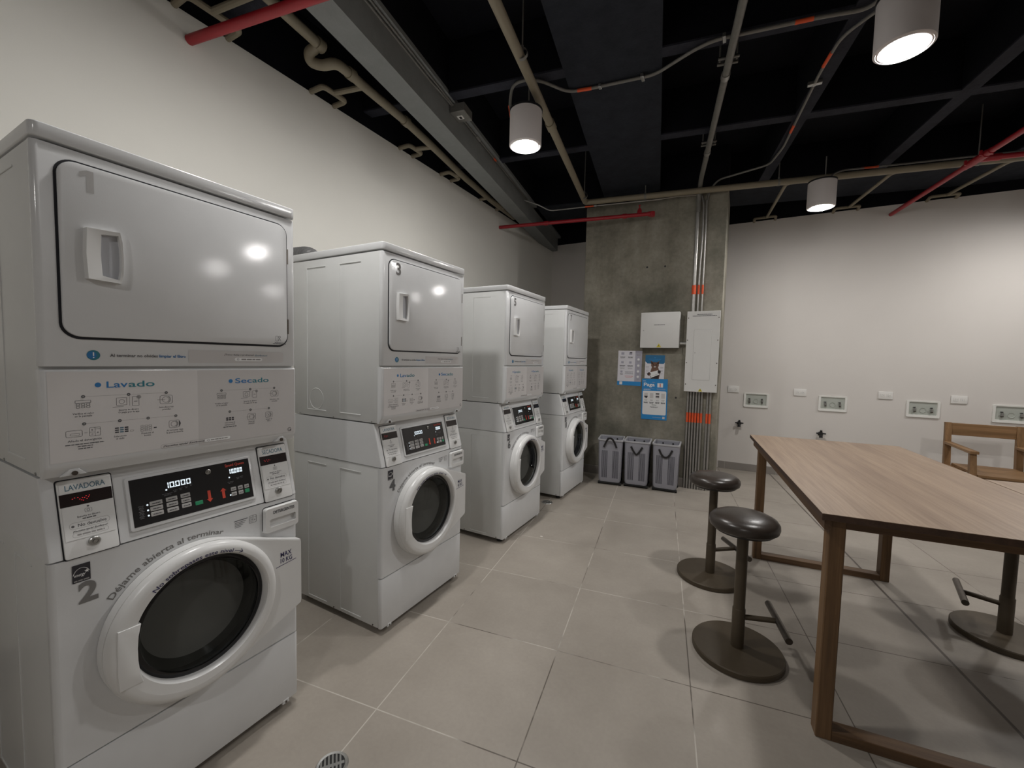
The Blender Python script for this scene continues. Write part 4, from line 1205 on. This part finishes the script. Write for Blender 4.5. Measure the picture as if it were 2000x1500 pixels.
def draw_b(k, w, h):
    k.poly([(.0, h - .075), (.025, h - .10), (w - .012, h - .10), (w, h - .085), (w, h), (0, h)], 'poster_deep')
    k.lines([.02, .13, .11], w / 2, h - .03, .006, .018, 'poster_blue')
    for sx in (.028, w - .03): k.lines([.035, .03, .0, .033, .028, .0, .03], sx, h - .14, .004, .013, 'ink_line')
    # a tabby cat holding a paper
    k.poly([(.07, .0), (.165, .0), (.175, .06), (.15, .135), (.078, .135), (.06, .06)], 'cat_brown', 1)
    k.disc(.113, .158, .044, 'cat_brown', 2, 24, ry=.037)
    for sg in (-1, 1): k.poly([(.113 + sg * .043, .165), (.113 + sg * .05, .213), (.113 + sg * .016, .19)], 'cat_brown', 2)
    for sg in (-1, 1): k.disc(.113 + sg * .018, .162, .0065, 'cat_dark', 3, 12); k.poly([(.113 + sg * .041, .175), (.113 + sg * .046, .2), (.113 + sg * .028, .187)], 'cat_dark', 3)
    k.poly([(.106, .152), (.12, .152), (.113, .144)], 'cat_dark', 3); k.disc(.113, .14, .012, 'stick', 3, 14, ry=.007)
    k.poly([(.06, .03), (.08, .0), (.155, .0), (.165, .05), (.1, .02)], 'cat_dark', 3)
    k.poly([(.048, .068), (.15, .10), (.166, .066), (.072, .022)], 'white_print', 4); k.poly([(.07, .02), (.166, .062), (.168, .05), (.076, .008)], 'white_print', 4)
    k.disc(.05, .052, .02, 'cat_dark', 5, 16); k.disc(.165, .082, .018, 'cat_dark', 5, 16); k.disc(.056, .05, .012, 'cat_brown', 6, 14)
sheet('poster', 'poster with a brown cat holding a paper under a dark blue heading', .548, 1.243, .769, 1.52, draw_b, .01)
def draw_c(k, w, h):
    k.rect(0, 0, w, h, 'poster_blue'); k.rect(.012, .058, w - .012, h - .145, 'white_print', 1, r=.014)
    k.text('Paga', .022, h - .088, .040, 'white_print', 1, width=.125, res=4, bold=.02)
    k.lines([.03], .03, h - .028, .005, .01, 'white_print', 1, 'c'); k.lines([.03], .135, h - .042, .006, .01, 'poster_grey', 1)
    k.lines([.12], .085, h - .118, .004, .01, 'poster_grey', 1); k.lines([.08, .0], .06, h - .13, .005, .01, 'white_print', 1); k.lines([.1, .09], .22, h - .118, .004, .01, 'poster_grey', 1)
    for sx in (.192, .226): k.rect(sx - .015, h - .1, sx + .015, h - .05, 'white_print', 1, r=.004)
    k.rect(.204, h - .095, .214, h - .058, 'red_print', 2)
    for i, cx in enumerate((.05, .115, .182, .245)):
        k.rect(cx - .02, .255, cx + .02, .315, 'stick', 2, r=.003)
        if i in (0, 2): k.rect(cx - .02, .268, cx + .02, .282, 'ink_dark', 3)
        if i == 2: k.rect(cx - .02, .303, cx + .02, .316, 'ink_dark', 3)
        if i == 0: k.poly([(cx - .012, .268), (cx + .016, .268), (cx + .004, .25)], 'ink_dark', 3)
        k.lines([.036, .03], cx, .235, .004, .009, 'ink_line', 2); k.lines([.048, .044], cx, .205, .007, .009, 'ink', 2)
    k.lines([.055], w / 2, .175, .006, .01, 'ink', 2); k.lines([.09, .07], w / 2, .152, .005, .009, 'ink', 2)
    k.lines([.1], w * .62, .028, .005, .01, 'poster_grey', 1); k.rect(w - .05, .014, w - .022, .042, 'stick', 1)
sheet('poster', 'bright blue payment poster headed Paga, lowest of the three notices', .524, .754, .816, 1.24, draw_c, -.012, PY - .0035)

# ------------------------------------------------------------------ laundry baskets
def make_basket():
    t = thing('laundry_basket', '', '')
    w, d, h, z0 = .265, .29, .535, .035
    def frame_ring(a, z): return rr(-a[0], -a[1], a[0], a[1], .03, 5)
    s = B()
    outer = [(z0, w / 2 - .014, d / 2 - .014), (z0 + .025, w / 2 - .006, d / 2 - .006), (h - .05, w / 2 + .004, d / 2 + .004), (h - .012, w / 2 + .006, d / 2 + .006)]
    rings = []
    for z, a, b in outer: rings.append([(x, y, z) for x, y in frame_ring((a, b), z)])
    for z, a, b in reversed([(z0 + .006, w / 2 - .02, d / 2 - .02), (h - .012, w / 2 + .001, d / 2 + .001)]): rings.append([(x, y, z) for x, y in frame_ring((a, b), z)])
    n = len(rings[0]); vs = [p for r in rings for p in r]
    fs = [(i * n + j, i * n + (j + 1) % n, (i + 1) * n + (j + 1) % n, (i + 1) * n + j) for i in range(len(rings) - 1) for j in range(n)]
    fs += [tuple(range(n)), tuple((len(rings) - 1) * n + j for j in range(n))]
    s.add(vs, fs, 'basket')
    def face_y(z): return -(d / 2 - .006 + (z - .06) * .0215)
    def face_x(z): return (w / 2 - .006 + (z - .06) * .0215)
    for c in (-.062, .062):                              # vent fields on all sides: dark strips stand for the shaded inside
        for i in range(6):
            x = c + (i - 2.5) * .0115
            za, zb = .085, .405
            for sg in (1, -1):
                s.add([(x - .003, sg * (face_y(za) - .0008), za), (x + .003, sg * (face_y(za) - .0008), za), (x + .003, sg * (face_y(zb) - .0008), zb), (x - .003, sg * (face_y(zb) - .0008), zb)], [(0, 1, 2, 3)], 'slot')
                s.add([(sg * (face_x(za) + .0008), x - .003, za), (sg * (face_x(za) + .0008), x + .003, za), (sg * (face_x(zb) + .0008), x + .003, zb), (sg * (face_x(zb) + .0008), x - .003, zb)], [(0, 1, 2, 3)], 'slot')
    for zc_ in (.16, .25, .34): s.loft = None
    for zc_ in (.15, .235, .32):
        pts = [(0 + .009 * math.sin(q), 0, zc_ + .028 * math.cos(q)) for q in [2 * PI * k / 16 for k in range(17)]]
        s.tube([(x, face_y(z) + .0005, z) for x, _, z in pts], .0016, 'basket', 6)
    s.obj('basket_body', t)
    r = B()
    o = frame_ring((w / 2 + .013, d / 2 + .013), h); i_ = frame_ring((w / 2 - .001, d / 2 - .001), h)
    n = len(o); vs = [(x, y, h - .016) for x, y in o] + [(x, y, h) for x, y in o] + [(x, y, h) for x, y in i_] + [(x, y, h - .016) for x, y in i_]
    r.add(vs, [(L * n + j, L * n + (j + 1) % n, ((L + 1) % 4) * n + (j + 1) % n, ((L + 1) % 4) * n + j) for L in range(4) for j in range(n)], 'basket_rim')
    r.obj('rim', t)
    b = B()
    for sg in (-1, 1):
        b.box((-w / 2 + .01, sg * (d / 2 - .025) - .012, .012), (w / 2 - .01, sg * (d / 2 - .025) + .012, .034), 'rubber', .003, 1)
        b.box((sg * (w / 2 - .025) - .012, -d / 2 + .02, .018), (sg * (w / 2 - .025) + .012, d / 2 - .02, .034), 'rubber', .003, 1)
    b.obj('base_frame', t)
    for sx in (-1, 1):
        for sy in (-1, 1):
            B().lathe([(0, -.011), (.014, -.011), (.017, -.006), (.017, .006), (.014, .011), (0, .011)], 'rubber', (sx * (w / 2 - .012), sy * (d / 2 - .03), .017), 'x', 18).obj('wheel', t)
    return t, h, d, face_y
def handle(t, y, kind, face_y, h):
    """webbing handle through two holes in the front (kind: how it hangs)"""
    P = {'v': [(-.062, .475), (-.035, .425), (0, .375), (.035, .425), (.062, .475)],
         'u': [(-.068, .475), (-.05, .43), (-.02, .392), (.015, .388), (.045, .42), (.068, .475)],
         'up': [(-.072, .445), (-.05, .50), (-.028, .545), (0, .562), (.028, .545), (.05, .50), (.072, .445)]}[kind]
    s = B()
    pts = fillet([(x, face_y(z) - (.012 if kind != 'up' else .02 + .5 * max(0, z - .5)) , z) for x, z in P], .03, 4)
    pts = [Vector((pts[0].x, face_y(pts[0].z) + .004, pts[0].z))] + pts + [Vector((pts[-1].x, face_y(pts[-1].z) + .004, pts[-1].z))]
    vs = []; fs = []
    for i, p in enumerate(pts):
        tg = (pts[min(i + 1, len(pts) - 1)] - pts[max(i - 1, 0)]); tg.y = 0; tg.normalize()
        n_ = Vector((-tg.z, 0, tg.x)) * .0105
        for dn, dy in ((1, -.0015), (1, .0015), (-1, .0015), (-1, -.0015)): vs.append(p + n_ * dn + Vector((0, dy, 0)))
    for i in range(len(pts) - 1):
        for j in range(4): fs.append((4 * i + j, 4 * i + (j + 1) % 4, 4 * i + 4 + (j + 1) % 4, 4 * i + 4 + j))
    fs += [(0, 1, 2, 3), tuple(4 * len(pts) - 4 + j for j in range(4))]
    s.add(vs, fs, 'strap')
    for sx in (-1, 1): s.lathe([(0, -.001), (.009, -.001), (.009, .003)], 'rubber', (sx * .06, -y, h - .04), 'y', 14)
    return s.obj('handle_strap', t)
b0, bh, bd, fy = make_basket()
trees = [b0, copy_tree(b0), copy_tree(b0)]
for t, (x, y, a, kind, lab) in zip(trees, ((.252, 4.498, 10, 'up', 'grey laundry basket next to the farthest washer, its black strap standing up'),
                                          (.548, 4.556, 6, 'v', 'middle grey laundry basket, its black strap hanging in a V'),
                                          (.862, 4.583, 3.5, 'u', 'grey laundry basket nearest the conduits, its black strap hanging in a U'))):
    t.location = (x, y, 0); t.rotation_euler = (0, 0, math.radians(a))
    tag(t, lab, 'laundry basket', 'grey laundry baskets by the pillar')
    handle(t, fy(bh - .04) - .0, kind, fy, bh)
    s = B()
    for sx in (-1, 1): s.lathe([(0, -.001), (.010, -.001), (.010, .002)], 'rubber', (sx * .055, bd / 2 - .006, bh - .04), 'y', 12)
    s.obj('strap_hole', t)

# ------------------------------------------------------------------ back wall fittings
def make_outlet():
    t = thing('wall_outlet', '', '')
    B().box((-.066, -.012, -.044), (.066, -.0005, .044), 'outlet', .004, 2).obj('cover_plate', t)
    for sx in (-.028, .028):
        s = B().box((sx - .019, -.0145, -.017), (sx + .019, -.011, .017), 'outlet', .003, 1)
        for q in (-.007, .007): s.box((sx - .008, -.0149, q - .0012), (sx - .001, -.0143, q + .0012), 'ink', 0)
        s.lathe([(0, -.0149), (.0028, -.0149), (.0028, -.014)], 'ink', (sx + .009, 0, 0), 'y', 8)
        s.obj('socket', t)
    return t
o0 = make_outlet()
for i, (x, z) in enumerate(((1.482, 1.098), (2.23, 1.097), (3.06, 1.11), (3.68, 1.10))):
    t = o0 if i == 0 else copy_tree(o0)
    t.location = (x, BY, z)
    tag(t, ('white power outlet on the back wall, nearest the pillar', 'white power outlet on the back wall, second from the pillar', 'white power outlet on the back wall, third from the pillar', 'white power outlet on the back wall above the armchair')[i], 'outlet', 'white power outlets on the back wall')
def make_valve_box():
    t = thing('washer_valve_box', '', '')
    w, h = .14, .093
    f = B()
    o = rr(-w - .004, -h - .003, w + .004, h + .003, .012, 4); i_ = rr(-w + .020, -h + .026, w - .020, h - .014, .006, 4)
    n = len(o)
    vs = [(x, -.0005, z) for x, z in o] + [(x * .985, -.014, z * .98) for x, z in o] + [(x, -.012, z) for x, z in i_] + [(x * .97, -.001, z * .97) for x, z in i_]
    f.add(vs, [(L * n + j, L * n + (j + 1) % n, (L + 1) * n + (j + 1) % n, (L + 1) * n + j) for L in range(3) for j in range(n)], 'valve_box')
    f.obj('face_frame', t)
    g = B().add([(x * .97, -.0012, z * .97) for x, z in i_], [tuple(range(n))], 'valve_in'); g.obj('box_back', t)
    for sx in (-.072, .072):
        v = B().lathe([(.012, -.018), (.012, .012), (.008, .016), (.008, .03)], 'steel', (sx, -.016, -.006), 'z', 14)
        v.box((sx - .020, -.028, .014), (sx + .004, -.02, .022), 'rubber', .002, 1); v.box((sx - .009, -.03, -.034), (sx + .009, -.006, -.022), 'chrome_dark', .002, 1)
        v.obj('valve', t)
    B().lathe([(.022, -.002), (.026, -.006), (.028, -.006)], 'valve_in', (0, -.001, -.012), 'y', 20).obj('drain_port', t)
    return t
v0 = make_valve_box()
for i, (x, z) in enumerate(((1.753, .963), (2.568, .975), (3.392, .972), (4.085, .972))):
    t = v0 if i == 0 else copy_tree(v0)
    t.location = (x, BY, z)
    tag(t, ('white recessed water valve box on the back wall, nearest the pillar', 'white recessed water valve box above the far edge of the table, second from the pillar', 'white recessed water valve box left of the armchair', 'white recessed water valve box right above the armchair back, cut by the picture edge')[i], 'valve box', 'white water valve boxes on the back wall')
def make_spout():
    t = thing('wall_spout', '', '')
    B().lathe([(.028, -.001), (.028, -.006), (.014, -.010), (.014, -.055), (0, -.056)], 'blackmatte', n=18, axis='y').obj('spout_body', t)
    s = B()
    s.tube([(0, -.045, 0), (0, -.052, -.045)], [.017, .019], 'blackmatte', 14)
    s.lathe([(.012, -.046), (.012, -.062)], 'steel', (0, 0, -.018), 'y', 12, closed=True)
    s.obj('outlet_nozzle', t)
    h = B().tube([(0, -.045, 0), (0, -.045, .04)], .010, 'blackmatte', 10)
    h.box((-.05, -.056, .0), (.05, -.036, .017), 'blackmatte', .006, 2); h.box((-.012, -.056, .03), (.012, -.034, .048), 'blackmatte', .005, 2)
    h.obj('tap_handle', t)
    return t
p0 = make_spout(); p1 = copy_tree(p0)
p0.location = (1.573, BY, .640); p1.location = (2.468, BY, .592)
tag(p0, 'small black wall tap low on the back wall between pillar and table', 'tap', 'black taps on the back wall'); tag(p1, 'small black wall tap just above the far edge of the table', 'tap', 'black taps on the back wall')

# ------------------------------------------------------------------ tables
def make_table(legs_in=(.075, .075), end_in=(.075, .075)):
    t = thing('wooden_table', '', '')
    w, L, H = .885, 1.80, .90
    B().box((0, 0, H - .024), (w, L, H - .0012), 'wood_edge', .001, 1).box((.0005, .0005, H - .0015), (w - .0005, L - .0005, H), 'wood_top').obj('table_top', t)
    a = B(); zi = H - .0245
    a.box((.02, .045, zi - .048), (.042, L - .045, zi), 'wood_y', .001, 1); a.box((w - .042, .045, zi - .048), (w - .02, L - .045, zi), 'wood_y', .001, 1)
    a.obj('side_rail', t)
    lw, ld = .052, .062
    for e, y in enumerate((end_in[0], L - end_in[1] - ld)):
        for k, x in enumerate((legs_in[0] - .03, w - legs_in[1] + .03 - lw)):
            B().box((x, y, 0), (x + lw, y + ld, zi - .001), 'wood_z', .003, 1).obj('leg', t)
        x0, x1 = legs_in[0] - .03 + lw, w - legs_in[1] + .03 - lw
        B().box((x0 - .001, y + .001, .0), (x1 + .001, y + ld - .001, .04), 'wood_x', .002, 1).obj('foot_rail', t)
        B().box((x0 - .001, y + .004, zi - .048), (x1 + .001, y + ld - .004, zi - .001), 'wood_x', .001, 1).obj('top_rail', t)
    return t
t1 = make_table()
t1.location = (1.824, 1.493, 0); t1.rotation_euler = (0, 0, math.radians(6.1))
tag(t1, 'long wooden table with a pale oak top and dark frame legs, in the right foreground', 'table', 'wooden tables')
t2 = make_table((.22, .075), (.075, .45))
u_ = Vector((math.cos(math.radians(6.1)), math.sin(math.radians(6.1)), 0)); v_ = Vector((-u_.y, u_.x, 0))
t2.location = Vector((1.824, 1.493, 0)) + u_ * .889 - v_ * .868; t2.rotation_euler = (0, 0, math.radians(6.1))
tag(t2, 'second pale wooden table pushed against the first, cut off by the right picture edge', 'table', 'wooden tables')

# ------------------------------------------------------------------ stools
def make_stool():
    t = thing('bar_stool', '', '')
    B().lathe([(0, 0), (.200, 0), (.205, .004), (.205, .026), (.201, .031), (.06, .034), (0, .034)], 'bronze', n=64, origin=(0, 0, 0)).obj('base_plate', t)
    p = B().lathe([(.029, .032), (.029, .225), (.027, .229), (.0255, .232), (.0255, .655)], 'bronze', n=28); p.obj('column', t)
    s = B().lathe([(.0, .632), (.140, .632), (.150, .640), (.154, .655), (.152, .672), (.142, .686), (.12, .697), (.082, .704), (.04, .708), (0, .709)], 'leather', n=56)
    s.obj('seat', t)
    B().lathe([(0, .622), (.13, .622), (.135, .632), (0, .633)], 'blackmatte', n=40).obj('seat_plate', t)
    f = B().tube([(.02, 0, .185), (.165, 0, .195)], .0125, 'bronze', 14); fr = f.obj('footrest_arm', t)
    B().tube([(.17, -.155, .195), (.17, .155, .195)], .0155, 'chrome_dark', 16).obj('footrest_bar', fr)
    return t
s0 = make_stool()
for i, (x, y, a, lab) in enumerate(((1.592, 1.952, 12, 'round dark leather bar stool nearest the camera, beside the table\'s left side'),
                                    (1.428, 2.690, 31, 'round dark leather bar stool farther back, in front of the baskets'),
                                    (2.846, 2.812, 168, 'bar stool on the far right side of the table, only its base and column showing'))):
    t = s0 if i == 0 else copy_tree(s0)
    t.location = (x, y, 0); t.rotation_euler = (0, 0, math.radians(a))
    tag(t, lab, 'stool', 'dark leather bar stools')

# ------------------------------------------------------------------ armchair by the back wall
t = thing('wooden_armchair', 'light brown wooden armchair against the back wall behind the table', 'chair', (3.76, 5.38, 0), 0)
hw, dp = .285, .30                   # half width, half depth
def leg(x, y0, y1, z1, back):
    s = B()
    if back: vs = [(x - .024, dp - .05, 0), (x + .024, dp - .05, 0), (x + .024, dp, 0), (x - .024, dp, 0), (x - .025, dp - .05, .45), (x + .025, dp - .05, .45), (x + .025, dp, .45), (x - .025, dp, .45), (x - .025, dp + .0, .875), (x + .025, dp + .0, .875), (x + .025, dp + .03, .875), (x - .025, dp + .03, .875)]
    else: vs = [(x - .022, -dp, 0), (x + .022, -dp, 0), (x + .022, -dp + .045, 0), (x - .022, -dp + .045, 0), (x - .024, -dp, .45), (x + .024, -dp, .45), (x + .024, -dp + .045, .45), (x - .024, -dp + .045, .45), (x - .022, -dp + .03, .645), (x + .022, -dp + .03, .645), (x + .022, -dp + .07, .645), (x - .022, -dp + .07, .645)]
    fs = [(0, 3, 2, 1)] + [(4 * L + j, 4 * L + (j + 1) % 4, 4 * L + 4 + (j + 1) % 4, 4 * L + 4 + j) for L in range(2) for j in range(4)] + [(8, 9, 10, 11)]
    s.add(vs, fs, 'chair_z'); return s
for x in (-hw + .025, hw - .025):
    leg(x, 0, 0, .875, True).obj('back_post', t); leg(x, 0, 0, .645, False).obj('front_leg', t)
    sg = -1 if x < 0 else 1
    B().prism([(dp - .004, .650), (dp - .004, .676), (-dp + .01, .672), (-dp + .01, .646)], 'x', x - .032, x + .032, 'chair_y', .003, 1).obj('armrest', t)
    B().box((x - .02, -dp + .044, .375), (x + .02, dp - .048, .435), 'chair_y', .002, 1).obj('side_rail', t)
s = B(); n = 9; vs = []; fs = []                      # dished plank seat
for i in range(n):
    for j in range(n):
        u, v = i / (n - 1), j / (n - 1)
        dip = .016 * math.sin(PI * u) * math.sin(PI * min(1, v * 1.1))
        vs.append((-hw + .052 + u * (2 * hw - .104), -dp - .012 + v * (2 * dp - .045), .458 - dip))
k0 = len(vs); vs += [(x, y, .436) for x, y, z in vs]
for i in range(n - 1):
    for j in range(n - 1):
        q = i * n + j; fs.append((q, q + n, q + n + 1, q + 1)); fs.append((k0 + q, k0 + q + 1, k0 + q + n + 1, k0 + q + n))
edge = [i * n for i in range(n)] + [(n - 1) * n + j for j in range(1, n)] + [i * n + n - 1 for i in range(n - 2, -1, -1)] + [j for j in range(n - 2, 0, -1)]
for a_, b_ in zip(edge, edge[1:] + edge[:1]): fs.append((a_, b_, k0 + b_, k0 + a_))
s.add(vs, fs, 'chair_x'); s.obj('seat', t)
B().box((-hw + .048, dp + .002, .745), (hw - .048, dp + .024, .872), 'chair_x', .003, 1).obj('back_rail', t)
B().box((-hw + .046, -dp + .006, .372), (hw - .046, -dp + .034, .434), 'chair_x', .002, 1).obj('front_rail', t)
B().box((-hw + .046, dp - .04, .372), (hw - .046, dp - .014, .434), 'chair_x', .002, 1).obj('rear_rail', t)

# ------------------------------------------------------------------ on the floor
def make_drain(r):
    t = thing('floor_drain', '', '', (0, 0, 0))
    B().lathe([(r - .012, 0.0), (r - .012, .003), (r - .004, .0045), (r, .0)], 'steel', n=36).obj('drain_ring', t)
    s = B().lathe([(0, .0012), (r - .011, .0012)], 'blackmatte', n=36)
    q = -r + .02
    while q < r - .015:
        hl = math.sqrt(max(0, (r - .012) ** 2 - q * q))
        s.box((q - .0035, -hl, .001), (q + .0035, hl, .0038), 'steel', .001, 1); q += .0125
    s.box((-r + .014, -.006, .001), (r - .014, .006, .0037), 'steel', .001, 1)
    s.obj('grate', t)
    return t
d0 = make_drain(.055); d0.location = (.358, .568, 0); d0.rotation_euler = (0, 0, .9)
tag(d0, 'round steel floor drain at the bottom edge of the picture, by the nearest washer', 'floor drain', 'floor drains')
d1 = copy_tree(d0); d1.location = (-.097, 3.433, 0); tag(d1, 'round floor drain between the two farthest washers', 'floor drain', 'floor drains')
s = B().box((-.012, -.006, .001), (.012, .006, .0022), 'paper', 0); s.add([(.004, -.006, .0022), (.012, .006, .0022), (.015, .0, .008)], [(0, 1, 2)], 'paper')
o = s.obj('paper_scrap'); o.location = (.197, 2.665, 0); tag(o, 'tiny white paper scrap on the floor in front of the third washer', 'litter')
